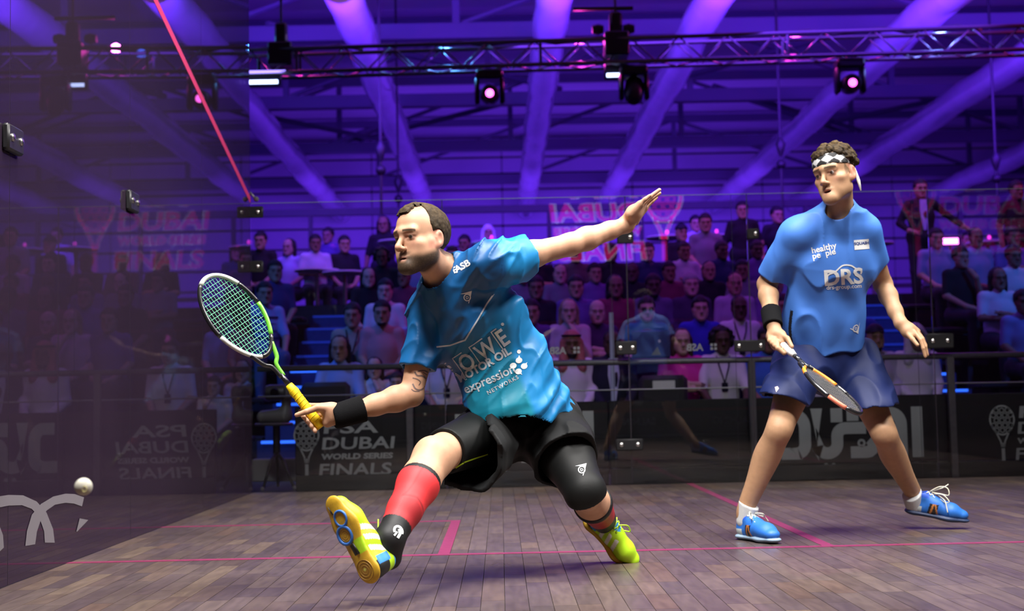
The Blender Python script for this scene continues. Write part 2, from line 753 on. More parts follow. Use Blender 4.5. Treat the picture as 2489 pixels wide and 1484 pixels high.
def cloth_print(name, geo, frame, target, mat_, parent, lift=.002, step=.012, reach=.35):
    """a print laid onto a curved garment: each point is dropped along -normal onto the cloth"""
    o, r, u, n = [np.array(q, float) for q in frame]
    vs_, fs_ = fine(*geo, step)
    me = target.data
    key = 'bvh' + target.name
    if key not in MATS:
        MATS[key] = BVHTree.FromPolygons([v.co.copy() for v in me.vertices], [tuple(p.vertices) for p in me.polygons])
    bvh = MATS[key]
    out, ok = [], []
    for v in vs_:
        p = o + r * v[0] + u * v[1] + n * reach * .5
        hit, no, _, _ = bvh.ray_cast(Vector(p), Vector(-n), reach)
        if hit is None:
            out.append(tuple(p))
            ok.append(False)
        else:
            if no.dot(Vector(n)) < 0:
                no = -no
            out.append(tuple(hit + no * lift * .3 + Vector(n) * lift * .4))
            ok.append(True)
    fs_ = [f for f in fs_ if all(ok[i] for i in f) and max(np.linalg.norm(np.array(out[f[a]]) - np.array(out[f[a - 1]])) for a in range(3)) < step * 4]
    used = sorted({i for f in fs_ for i in f})
    mp = {i: j for j, i in enumerate(used)}
    ob = mesh_obj(name, [out[i] for i in used], [tuple(mp[i] for i in f) for f in fs_], mat_, parent)
    return ob


def merge_geo(*gs):
    V, F = [], []
    for g in gs:
        n = len(V)
        V += list(g[0])
        F += [tuple(i + n for i in f) for f in g[1]]
    return V, F


def move_geo(g, dx=0, dy=0, s=1.0, mirror=False, rot=0.0):
    c, s_ = math.cos(rot), math.sin(rot)
    return [((x * c - y * s_) * s * (-1 if mirror else 1) + dx, (x * s_ + y * c) * s + dy) for x, y in g[0]], [f[::-1] if mirror else f for f in g[1]]


# ------------------------------------------------------------------ the setting
M_dark = mat('black_paint', (.012, .012, .014), .5)
M_steel = mat('grey_steel', (.20, .20, .205), .45, .6, noise=.1)
M_alu = mat('truss_aluminium', (.16, .14, .16), .4, .7)
M_bolt = mat('bright_bolt', (.75, .75, .72), .25, 1.0)
M_clamp = mat('black_clamp', (.02, .02, .022), .4, spec=.4)
M_roof = mat('white_membrane', (.72, .70, .74), .75, noise=.06, nscale=.6)
M_frame = mat('roof_frame_metal', (.11, .11, .14), .5, .2)
M_hall = mat('hall_carpet', (.03, .03, .034), .9, noise=.15, nscale=40)
M_tier = mat('stand_black_ply', (.02, .02, .024), .8, noise=.2, nscale=12)
M_tube = mat('air_tube_film', (.70, .66, .80), .14, spec=.9, coat=.6, noise=.08, nscale=2.0)
M_red = mat('red_line_paint', (.20, .026, .072), .45, noise=.18, nscale=30)
M_outline = mat('red_wall_line', (.90, .07, .17), .5)
M_white = mat('white_print', (.80, .83, .80), .6)
M_grey_print = mat('grey_print', (.62, .68, .66), .6, noise=.03)

# court floor: strips of short boards running along the court
M_board = mat('court_board_wood', (.2, .15, .15), .30, vcol=True, noise=.22, nscale=9.0, spec=.5, bump=.12, bscale=60)
nt = M_board.node_tree
_tc = [n for n in nt.nodes if n.type == 'TEX_COORD'][0]
_mp = nt.nodes.new('ShaderNodeMapping')
_mp.inputs['Scale'].default_value = (5.0, .7, 1.0)
_geo = nt.nodes.new('ShaderNodeNewGeometry')
nt.links.new(_geo.outputs['Position'], _mp.inputs['Vector'])
for n in nt.nodes:
    if n.type == 'TEX_NOISE' and n.inputs['Scale'].default_value == 9.0:
        nt.links.new(_mp.outputs[0], n.inputs['Vector'])
# worn, dusty patches make the varnish duller in places
_nz = nt.nodes.new('ShaderNodeTexNoise')
_nz.inputs['Scale'].default_value = 1.6
_nz.inputs['Detail'].default_value = 6
nt.links.new(_geo.outputs['Position'], _nz.inputs['Vector'])
_mr = nt.nodes.new('ShaderNodeMapRange')
_mr.inputs['From Min'].default_value = .3
_mr.inputs['From Max'].default_value = .7
_mr.inputs['To Min'].default_value = .26
_mr.inputs['To Max'].default_value = .46
nt.links.new(_nz.outputs['Fac'], _mr.inputs['Value'])
nt.links.new(_mr.outputs[0], nt.nodes['Principled BSDF'].inputs['Roughness'])

court = MB().box(-.03, 6.43, -10.95, .10, -.05, -.006).build('floor', mat('floor_joint', (.05, .042, .042), .7))
tag(court, 'dark wooden squash court floor with red lines', 'floor', kind='structure')
rb = random.Random(11)
PAL = [(.150, .118, .118), (.120, .092, .104), (.185, .135, .110), (.095, .072, .095), (.165, .130, .125), (.130, .095, .090), (.225, .175, .135), (.105, .085, .100), (.170, .112, .088)]
PW = [5, 5, 2.2, 2.4, 4, 4, .7, 4, 1.2]
boards = []
SW = .0762
for i in range(84):
    x0 = i * SW
    ylast = -10.93 - rb.random() * .2 + .2
    while ylast < .06:
        L = rb.choice([.22, .3, .38, .46, .55])
        y1 = min(.08, ylast + L)
        c = np.array(rb.choices(PAL, PW)[0]) * .6 + np.array([.140, .108, .106]) * .4
        c = c * np.array([.66, .61, .53]) * (.84 + .24 * rb.random())
        boards.append((x0, x0 + SW, ylast, y1, c))
        ylast = y1


def on_screen(p):
    d = np.array(p, float) - CAM
    z = d @ CF
    if z < .1:
        return None
    return IW / 2 + FPX * (d @ CR) / z, IH / 2 - FPX * (d @ CU) / z


def seen_size(b):
    s = on_screen(((b[0] + b[1]) / 2, (b[2] + b[3]) / 2, 0))
    if s is None or not (-20 < s[0] < IW + 20 and 0 < s[1] < IH + 40):
        return 0
    return (b[3] - b[2]) / ((b[2] + b[3]) / 2 - CAM[1]) ** 3


boards.sort(key=seen_size, reverse=True)


def board_box(m, b):
    g = .0003
    x0, x1, y0, y1 = b[0] + g, b[1] - g, b[2] + g, b[3] - g
    m.col = tuple(b[4])
    m.add([(x0, y0, -.006), (x1, y0, -.006), (x1, y1, -.006), (x0, y1, -.006), (x0 + .0008, y0 + .0008, 0), (x1 - .0008, y0 + .0008, 0), (x1 - .0008, y1 - .0008, 0), (x0 + .0008, y1 - .0008, 0)],
          [(4, 5, 6, 7), (0, 1, 5, 4), (1, 2, 6, 5), (2, 3, 7, 6), (3, 0, 4, 7)])


rest = MB()
for k, b in enumerate(boards):
    if k < 300:
        m = MB()
        board_box(m, b)
        m.build('plank', M_board, court, vcol=True)
    else:
        board_box(rest, b)
tag(rest.build('plank', M_board, court, vcol=True), kind='stuff')


def line_strip(x0, x1, y0, y1):
    MB().box(x0, x1, y0, y1, .0002, .0016).build('court_line', M_red, court)


line_strip(0, 6.4, -4.235, -4.185)
line_strip(3.175, 3.225, -4.185, 0)
for s in (0, 1):
    xa, xb = (0, 1.6) if s == 0 else (4.8, 6.4)
    line_strip(xa, xb, -2.66, -2.61)
    xe = 1.55 if s == 0 else 4.8
    line_strip(xe, xe + .05, -4.185, -2.66)

# ---- glass walls of the court
G_side = glass_mat('side_glass', (.26, .20, .34), (.055, .034, .062), .50, 1.5, 0.0, .85)
G_clear = glass_mat('back_glass', (.93, .94, .96), ior=1.52)
G_front = glass_mat('front_glass', (.10, .09, .13), (.02, .016, .024), .5, 1.45, .02)
M_gasket = mat('panel_joint', (.015, .01, .018), .5)
M_edge = mat('glass_edge', (.42, .50, .50), .25, spec=.8)


def clamp(parent, c, s, bolts, bolt_ax=(0, -1, 0), br=.016):
    b = auto_smooth(MB().bbox(c, s, .008).build('clamp', M_clamp, parent))
    for p in bolts:
        auto_smooth(MB().lathe([(br, 0), (br, .004), (br * .6, .009), (.001, .010)], p, bolt_ax, 14).build('bolt', M_bolt, b))
    return b


def glass_box(name, m, x0, x1, y0, y1, z0, z1, parent):
    return MB().box(x0, x1, y0, y1, z0, z1).build(name, m, parent)


def onleft(px, py):
    d = ray(px, py)
    return CAM + d * ((0 - CAM[0]) / d[0])


WL = empty('wall_left')
tag(WL, 'dark reflective glass side wall with sloping red line', kind='structure')
SJ = [0, -1.63, -3.25, -4.90, -6.5, -8.13, -9.5, -10.9]
for a, b in zip(SJ[:-1], SJ[1:]):
    glass_box('glass_panel', G_side, -.014, 0, b + .003, a - .003, .002, 4.7, WL)
for a in SJ[1:-1]:
    MB().box(-.013, -.0005, a - .0028, a + .0028, .002, 4.7).build('panel_joint', M_gasket, WL)
# sloping out line painted on the glass
m = MB()
y0, y1 = 0.0, -9.95
z0, z1 = 2.13, 4.62
m.add([(.0015, y0, z0), (.0015, y1, z1), (.0015, y1, z1 + .05), (.0015, y0, z0 + .05)], [(0, 1, 2, 3)])
m.build('out_line', M_outline, WL)
for px, py in ((15, 335), (310, 487)):
    p = onleft(px, py)
    yy = min(SJ, key=lambda j: abs(j - p[1]))
    clamp(WL, (.012, yy, p[2]), (.03, .16, .10), [(.027, yy - .045, p[2]), (.027, yy + .045, p[2])], (1, 0, 0))


# half circles of a pale emblem printed low on the side glass
M_emblem = mat('pale_wall_print', (.17, .155, .17), .6)


def wall_strip(outer, inner):
    n = len(outer)
    P = [onleft(*p) for p in outer] + [onleft(*p) for p in inner]
    vs_ = [(.0012, p[1], p[2]) for p in P]
    wall_strip.k += .0006
    vs_ = [(v[0] + wall_strip.k, v[1], v[2]) for v in vs_]
    return mesh_obj('emblem', vs_, [(i, i + 1, n + i + 1, n + i) for i in range(n - 1)], M_emblem, WL)


wall_strip.k = 0
wall_strip([(132, 1318), (128, 1285), (112, 1245), (88, 1218), (55, 1203), (20, 1202), (-20, 1208), (-60, 1225)],
           [(108, 1318), (106, 1290), (94, 1255), (76, 1236), (52, 1227), (20, 1228), (-20, 1236), (-60, 1255)])
wall_strip([(60, 1326), (64, 1290), (76, 1250), (98, 1224), (128, 1206), (158, 1199), (180, 1200), (203, 1208)],
           [(84, 1322), (88, 1292), (98, 1262), (112, 1240), (132, 1226), (158, 1221), (178, 1223), (198, 1230)])
wall_strip([(192, 1259), (213, 1263)], [(184, 1291), (186, 1291)])
wall_strip([(7, 1330), (5, 1300), (-6, 1270)], [(-14, 1350), (-16, 1305), (-24, 1280)])

WB = empty('wall_back')
tag(WB, 'clear glass back wall with bolted panels and door', kind='structure')
BJ = [0.0, 1.42, float(at(1530, 900, 0)[0]), float(at(1828, 900, 0)[0]), float(at(2272, 900, 0)[0]), 6.4]
for i, (a, b) in enumerate(zip(BJ[:-1], BJ[1:])):
    p = glass_box('door_panel' if i == 2 else 'glass_panel', G_clear, a + .004, b - .004, 0, .012, .004, 2.13, WB)
    MB().box(a + .004, b - .004, .001, .011, 2.13, 2.133).build('glass_edge', M_edge, p)
for a in BJ[1:-1]:
    MB().box(a - .0035, a + .0035, .001, .011, .004, 2.13).build('panel_joint', M_gasket, WB)
    MB().box(a - .1165, a - .1135, .0125, .0145, .004, 2.13).build('fixing_strip', mat('fixing_strip', (.06, .05, .07), .5), WB)


def back_clamp(px, py, w, h, nb):
    p = at(px, py, 0)
    clamp(WB, (p[0], -.008, p[2]), (w, .03, h), [(p[0] + dx, -.024, p[2]) for dx in nb])


back_clamp(1522, 845, .155, .10, (-.045, .045))
back_clamp(1822, 840, .23, .085, (-.08, .08))
back_clamp(1829, 568, .09, .075, (.02,))
back_clamp(1519, 577, .12, .09, (.035,))
back_clamp(2284, 828, .20, .11, (-.055, .055))
back_clamp(1530, 1080, .20, .085, (-.06, .06))
for py in (516, 648):
    p = at(606, py, 0)
    clamp(WB, (p[0] + .03, -.008, p[2]), (.15, .03, .085), [(p[0] + .065, -.024, p[2]), (p[0] - .01, -.024, p[2])], br=.014)
# sponsor marks on the outside of the back glass, so they read backwards from the court
M_mark = mat('pale_glass_mark', (.62, .62, .66), .6)
for px, py in ((1372, 851), (1705, 843)):
    p = at(px, py, .014)
    g = text_geo('ASB', .072, .0025)
    g = move_geo(g, -.05, -.025, 1, True)
    sq = []
    for q in range(4):
        w = PI / 4 + q * PI / 2
        c = (.09 + .020 * math.cos(w), .001 + .020 * math.sin(w))
        sq.append(([(c[0] + .014 * math.cos(w + t), c[1] + .014 * math.sin(w + t)) for t in (0, PI / 2, PI, 3 * PI / 2)], [(0, 1, 2, 3)]))
    flat_print('glass_mark', merge_geo(g, *sq), (p, (1, 0, 0), (0, 0, 1), (0, -1, 0)), M_mark, WB, .0)

WR = empty('wall_right')
tag(WR, 'glass side wall opposite', kind='structure')
for a, b in zip(SJ[:-1], SJ[1:]):
    glass_box('glass_panel', G_side, 6.4, 6.414, b + .003, a - .003, .002, 4.7, WR)

# front wall behind the camera, with the tin and the printed tournament sign
WF = empty('wall_front')
tag(WF, 'tinted front wall with tin and red tournament lettering', kind='structure')
FW = -10.90
glass_box('glass_panel', G_front, 0, 3.195, FW - .014, FW, .44, 4.7, WF)
glass_box('glass_panel', G_front, 3.205, 6.4, FW - .014, FW, .44, 4.7, WF)
tin = MB().box(0, 6.4, FW - .014, FW + .015, .002, .40).build('tin', mat('tin_sheet', (.10, .10, .10), .5, noise=.05), WF)
MB().box(0, 6.4, FW - .014, FW + .02, .40, .445).build('tin_band', mat('tin_red_band', (.62, .06, .09), .5), WF)
MB().box(0, 6.4, FW + .0155, FW + .0165, .03, .042).build('tin_line', M_white, WF)
for x in (.9, 3.9, 5.4):
    g = text_geo('SALMING', .15, .003)
    flat_print('tin_lettering', g, ((x, FW + .016, .20), (-1, 0, 0), (0, 0, 1), (0, 1, 0)), M_grey_print, WF, .002)
MB().box(0, 6.4, FW + .001, FW + .003, 1.78, 1.83).build('service_line', M_outline, WF)


def racket_icon(h, ring=.018):
    """small racket emblem: head with honeycomb dots, throat and grip; h = overall height, origin at grip end"""
    gs = []
    hc, rx, ry = h * .73, h * .215, h * .255
    head = []
    for i in range(40):
        w = 2 * PI * i / 40
        k = 1 - .16 * max(0, -math.sin(w))
        head.append((rx * k * math.cos(w), hc + ry * math.sin(w)))
    gs.append(ribbon(head, ring, True))
    for s in (-1, 1):
        gs.append(ribbon([(s * rx * .55, hc - ry * .80), (s * h * .04, h * .36), (s * h * .022, h * .26)], ring * .9))
    gs.append(([(-.03 * h, 0), (.03 * h, 0), (.03 * h, h * .235), (-.03 * h, h * .235)], [(0, 1, 2, 3)]))
    gs.append(([(-.03 * h, h * .255), (.03 * h, h * .255), (.03 * h, h * .33), (-.03 * h, h * .33)], [(0, 1, 2, 3)]))
    r = h * .043
    for j in range(-4, 5):
        for i in range(-3, 4):
            x = (i + .5 * (j % 2)) * r * 2.35
            y = hc + j * r * 2.05
            if ((x) / (rx * .80)) ** 2 + ((y - hc) / (ry * .86)) ** 2 < 1:
                gs.append(ribbon(arc(x, y, r, r, 30, 330, 5) + [], r * .32, True))
    return merge_geo(*gs)


def squash_sign(s, spread=1.0):
    """the tournament sign: racket, then four lines of slanted wide capitals; s = height of the block"""
    gs = [racket_icon(s * 1.0, s * .03)]
    x0 = s * .26
    for t, size, y, w in (('PSA', .29, .77, .70), ('DUBAI', .29, .49, .92), ('WORLD SERIES', .13, .315, .92), ('FINALS', .29, .03, .92)):
        v, f = text_geo(t, s * size, s * .006, 0, 'LEFT')
        xs = [p[0] for p in v]
        k = s * w * spread / (max(xs) - min(xs))
        v = [((p[0] - min(xs)) * k + x0 + (y * s + p[1]) * .12 - .05 * s, p[1] + y * s) for p in v]
        gs.append((v, f))
    return merge_geo(*gs)


M_sign_red = mat('red_sign_glow', (.75, .02, .18), .6, emit=(1, .015, .22), estr=2.6)  # glow added to the print so its reflection shows in the back glass
M_sign_white = mat('white_sign_glow', (.85, .85, .9), .6, emit=(.8, .8, 1), estr=1.6)  # same added glow for the pale rim
fr = ((4.42, FW + .001, 2.735), (-1, 0, 0), (0, 0, 1), (0, 1, 0))
sg = squash_sign(1.32, 1.15)
flat_print('sign_lettering', sg, fr, M_sign_red, WF, .012)
# pale rim: the same lettering a little bolder behind
gs = [racket_icon(1.32, .079)]
for t, size, y, w in (('PSA', .29, .77, .70), ('DUBAI', .29, .49, .92), ('WORLD SERIES', .13, .315, .92), ('FINALS', .29, .03, .92)):
    v, f = text_geo(t, 1.32 * size, .023, 0, 'LEFT')
    xs = [p[0] for p in v]
    k = 1.32 * w * 1.15 / (max(xs) - min(xs))
    gs.append(([((p[0] - min(xs)) * k + 1.32 * .26 + (y * 1.32 + p[1]) * .12 - .06 * 1.32 + .004, p[1] + y * 1.32) for p in v], f))
flat_print('sign_rim', merge_geo(*gs), fr, M_sign_white, WF, .006)

# ---- hall
hall = MB().box(-22, 26, -16, 31.2, -.20, -.05).build('floor', M_hall)
tag(hall, 'dark floor of the hall around the court', 'floor', kind='structure')
roof = MB()
for k in range(10):                       # membrane bays between the frames
    ya = -17.5 + 5 * k
    nx = 16
    for i in range(nx):
        xa, xb = -22 + 3 * i, -22 + 3 * i + 3
        sag = .12
        roof.add([(xa, ya, 8.75), (xb, ya, 8.75), (xb, ya + 2.5, 8.75 - sag), (xa, ya + 2.5, 8.75 - sag), (xb, ya + 5, 8.75), (xa, ya + 5, 8.75)], [(0, 1, 2, 3), (3, 2, 4, 5)])
o = roof.build('ceiling', M_roof, smooth=True)
tag(o, 'white marquee roof membrane lit violet', 'ceiling', kind='structure')
M_wallfab = mat('marquee_wall', (.62, .60, .66), .8, noise=.05, nscale=.8)
wf = empty('wall_far')
tag(wf, 'far marquee wall of pale horizontal panels', kind='structure')
zz = -.05
pr = random.Random(5)
while zz < 8.6:
    hgt = pr.choice([.42, .5, .62])
    for i in range(12):
        MB().bbox((-20 + 4 * i, 31.06 + .02 * pr.random(), zz + hgt / 2), (3.98, .08, hgt - .05), .02).build('wall_panel', M_wallfab, wf)
    zz += hgt
for nm, x in (('wall_left', -22), ('wall_right', 26)):
    o = MB().box(x - .1, x + .1, -16, 31, -.05, 8.7).build(nm, M_wallfab)
    tag(o, 'marquee side wall', kind='structure')
o = MB().box(-22, 26, -16.2, -16, -.05, 8.7).build('wall_front', M_wallfab)
tag(o, 'marquee wall behind the camera', kind='structure')

# cross frames of the marquee: lower chord, upper chord, posts, diagonals
for n_, yy in enumerate((12.5, 17.7, 22.8, 27.9)):
    fr_ = empty('roof_frame', (2, yy, 6.8))
    tag(fr_, ['roof frame nearest the truss, highest in view', 'second roof frame back with a broad dark lower beam', 'third roof frame back, halfway down the roof', 'farthest roof frame just above the upper railing'][n_], 'roof frame', 'cross frames of the marquee roof')
    fr_.location = (0, 0, 0)
    MB().box(-21.5, 25.5, yy - .12, yy + .12, 6.72, 6.98).build('lower_chord', M_frame, fr_)
    MB().box(-21.5, 25.5, yy - .09, yy + .09, 8.40, 8.58).build('upper_chord', M_frame, fr_)
    for i in range(-4, 6):
        x = 1.2 + i * 4.2 + n_ * .5
        MB().box(x - .06, x + .06, yy - .06, yy + .06, 6.98, 8.40).build('post', M_frame, fr_)
        MB().tube([(x + .1, yy, 7.0), (x + 4.1, yy, 8.42)] if i < 1 else [(x + .1, yy, 8.42), (x + 4.1, yy, 7.0)], .05, 6).build('diagonal', M_frame, fr_)
for k, (a, b) in enumerate((((-2, 12.5), (3.2, 17.7)), ((3.2, 17.7), (-1.5, 22.8)), ((9, 12.5), (5, 17.7)), ((6.4, 17.7), (10.8, 22.8)), ((13, 17.7), (9, 22.8)), ((-5, 17.7), (-1, 22.8)))):
    o = MB().tube([(a[0], a[1], 7.05), (b[0], b[1], 7.05)], .06, 6).build('roof_brace', M_frame)
    tag(o, 'dark roof brace ' + ['slanting right above the lunging player', 'slanting left behind the first brace', 'slanting left above the raised hand', 'slanting right towards the curly-haired player', 'slanting left at the right of the roof', 'slanting right beside the side glass'][k], 'roof brace', 'bracing rods under the roof')

# long clear plastic air tubes slung under the frames
TX = [(840, 490, -2.9), (1050, 490, -.25), (1287, 490, 2.7), (1470, 490, 5.0), (1740, 490, 8.4), (1950, 490, 10.95), (2240, 470, 14.6), (2420, 450, 17.2)]
TL = ['leftmost shiny roof tube, steeply slanting beside the glass wall', 'second shiny roof tube from the left, above the lunging player', 'shiny roof tube running almost straight up the picture', 'shiny roof tube just right of the centre', 'broad shiny roof tube left of the curly-haired player', 'broad shiny roof tube passing behind the curly-haired head', 'shiny roof tube at far right above the standing man', 'rightmost shiny roof tube at the picture edge']
for (q, w, x), lab in zip(TX, TL):
    prof = MB()
    pts = [(x, 6.0 + .5 * j, 6.36 - .05 * math.sin(PI * ((j % 10) / 10))) for j in range(51)]
    rs = [.27 + .012 * math.sin(j * 1.7) + (.0 if j % 10 else -.012) for j in range(51)]
    prof.tube(pts, rs, 20)
    o = prof.build('air_tube', M_tube, smooth=True)
    tag(o, lab, 'air tube', 'air tubes under the roof')
for x in (-6.0, -9.0):
    prof = MB()
    prof.tube([(x, 6.0 + .5 * j, 6.36) for j in range(51)], .27, 20)
    o = prof.build('air_tube', M_tube, smooth=True)
    tag(o, ['shiny roof tube behind the side glass', 'outermost shiny roof tube far beyond the side glass'][int(x < -7)], 'air tube', 'air tubes under the roof')

# lighting truss
tr = empty('lighting_truss', (2.5, 6.4, 4.85))
tag(tr, 'long dark lattice lighting truss hanging across the hall', 'truss')
tr.location = (0, 0, 0)


def trp(x, dy, dz):
    return (x, 6.55 - .05 * x + dy, 4.86 + dz)


for dy in (-.145, .145):
    for dz in (-.145, .145):
        MB().tube([trp(-5, dy, dz), trp(12, dy, dz)], .026, 8).build('chord', M_alu, tr, True)
nseg = 58
for i in range(nseg):
    xa, xb = -5 + 17 * i / nseg, -5 + 17 * (i + 1) / nseg
    s = 1 if i % 2 else -1
    for dy in (-.145, .145):
        MB().tube([trp(xa, dy, s * .145), trp(xb, dy, -s * .145)], .011, 5).build('lattice_bar', M_alu, tr, True)
    MB().tube([trp(xa, s * .145, -.145), trp(xb, -s * .145, -.145)], .011, 5).build('lattice_bar', M_alu, tr, True)
for i in range(6):
    x = -4 + 3.0 * i + .4
    for dy in (-.145, .145):
        MB().tube([trp(x, dy, -.145), trp(x, dy, .145)], .02, 6).build('joint_post', M_alu, tr)
for xa in (-2.2, 1.1, 5.4, 8.7):       # dark cable loops lying along the truss
    MB().tube([trp(xa + .3 * j, .05, .19 + .035 * math.sin(j * 2.1)) for j in range(9)], .022, 6).build('cable', M_dark, tr, True)


# ------------------------------------------------------------------ the two players
M_skin = mat('skin', (.6, .4, .3), .52, vcol=True, noise=.06, nscale=40, sss=.10, spec=.35)
M_hair = mat('hair_strands', (.1, .07, .04), .7, vcol=True, noise=.35, nscale=90, bump=.4, bscale=160, spec=.15)
M_cloth = mat('sport_cloth', (.1, .2, .5), .55, vcol=True, bump=.05, bscale=400, spec=.3)
M_satin = mat('satin_shirt_cloth', (.1, .2, .5), .45, vcol=True, spec=.4)
M_shorts = mat('black_shorts_cloth', (.006, .0065, .007), .75, spec=.25)
M_tights = mat('black_tights_cloth', (.004, .0045, .0045), .6, spec=.25)
M_terry = mat('black_terry', (.008, .008, .009), .95, bump=1.0, bscale=500, spec=.1)
M_eye = mat('eyeball', (.8, .78, .75), .15, vcol=True)
M_print_w = mat('white_shirt_print', (.82, .84, .84), .5)
M_print_s = mat('silver_shirt_print', (.55, .60, .66), .35, .3)


def J(px, py, Y):
    return at(px, py, Y)


def frame_of(yaw, pitch=0.0, roll=0.0):
    """rows: person's left, forward, up; yaw turns the face to picture left, pitch down, roll toward own right"""
    f = np.array([-math.sin(yaw), -math.cos(yaw), 0.0])
    l = np.array([math.cos(yaw), -math.sin(yaw), 0.0])
    u = np.array([0, 0, 1.0])
    f, u = f * math.cos(pitch) - u * math.sin(pitch), u * math.cos(pitch) + f * math.sin(pitch)
    l, u = l * math.cos(roll) + u * math.sin(roll), u * math.cos(roll) - l * math.sin(roll)
    return np.array([l, f, u])


def px_frame(px, py, Y, ang, n):
    """print frame whose baseline runs at ang degrees in the picture, laid in the plane with normal n"""
    o_ = J(px, py, Y)
    d = J(px + 50 * math.cos(math.radians(ang)), py - 50 * math.sin(math.radians(ang)), Y) - o_
    n = unit(n)
    r = unit(d - n * (d @ n))
    return o_, r, np.cross(n, r), n


class Head:
    def __init__(self, c, A, s):
        self.c, self.A, self.s = np.array(c, float), A, s

    def w(self, *p):
        return self.c + (np.array(p, float) * self.s) @ self.A

    def loc(self, P):
        return (P - self.c) @ self.A.T / self.s


def add_head(sd, hd, mouth_open=0.0, gaunt=0.0, nose=1.0):
    s, A = hd.s, hd.A

    def E(x, y, z, rx, ry, rz, k=.02, mode='add', ax=None):
        sd.ell(hd.w(x, y, z), np.array([rx, ry, rz]) * s, A if ax is None else ax @ A, k * s, mode)

    def C(a, b, ra, rb, k=.015, mode='add', n=None, fl=1.0):
        sd.cone(hd.w(*a), hd.w(*b), ra * s, rb * s, k * s, mode, None if n is None else np.array(n) @ A, fl)
    E(0, -.016, .045, .075, .098, .086, .02)
    E(0, .020, .050, .066, .070, .070, .03)
    E(0, .028, -.020, .060 - .007 * gaunt, .062, .080, .03)
    E(0, .052, -.070, .040 - .006 * gaunt, .034, .040, .02)
    for q in (-1, 1):
        C((q * (.050 - .014 * gaunt), .0, -.052), (q * (.016 - .004 * gaunt), .076, -.097), .020 - .003 * gaunt, .016, .04)
        E(q * .046, .054, -.016, .020, .022, .016, .02)
        C((q * (.060 - .006 * gaunt), .02, -.01), (q * (.052 - .014 * gaunt), .01, -.06), .016, .014, .025)
        E(q * (.040 - .006 * gaunt), .042, -.048, .024 - .006 * gaunt, .030, .030, .03)
    E(0, .080, -.098, .019, .015, .016, .018)
    C((-.040, .078, .029), (0, .089, .027), .0135, .0135, .016)
    C((.040, .078, .029), (0, .089, .027), .0135, .0135, .016)
    for q in (-1, 1):
        E(q * .033, .101, .007, .020, .021, .0125, .014, 'sub')
        E(q * .050, .072, -.050, .012, .016, .020, .03, 'sub') if gaunt > 1 else None
    for q in (-1, 1):
        E(q * .032, .0725, .008, .0135, .0135, .0135, .004)
        C((q * .018, .087, .0150), (q * .046, .0795, .0135), .0052, .0046, .006)
        C((q * .020, .085, .0005), (q * .044, .079, .001), .0034, .003, .006)
    C((0, .088, .018), (0, .109 * nose, -.022), .0075, .0105, .010)
    E(0, .112 * nose, -.030, .0115, .0125, .0105, .008)
    for q in (-1, 1):
        E(q * .0125, .101, -.034, .0085, .011, .0085, .006)
        E(q * .0065, .106, -.0425, .0045, .006, .0045, .003, 'sub')
    # lips
    dz = mouth_open * .004
    C((-.021, .083, -.064 + dz), (0, .0935, -.0615 + dz), .0055, .0065, .006)
    C((.021, .083, -.064 + dz), (0, .0935, -.0615 + dz), .0055, .0065, .006)
    C((-.018, .081, -.0725 - dz * 2), (0, .0905, -.0755 - dz * 2), .0060, .0078, .006)
    C((.018, .081, -.0725 - dz * 2), (0, .0905, -.0755 - dz * 2), .0060, .0078, .006)
    if mouth_open:
        E(0, .096, -.0685, .017, .022, .0058 * mouth_open, .002, 'sub')
    else:
        E(0, .100, -.0685, .023, .014, .0022, .002, 'sub')
    # ears
    for q in (-1, 1):
        tilt = np.array([[1, .35 * q * 0, 0], [0, 1, 0], [0, 0, 1.0]])
        E(q * .079, -.012, .002, .0095, .019, .031, .006)
        E(q * .074, .000, -.022, .010, .011, .014, .008)
        E(q * .088, -.008, .004, .0065, .0105, .019, .004, 'sub')


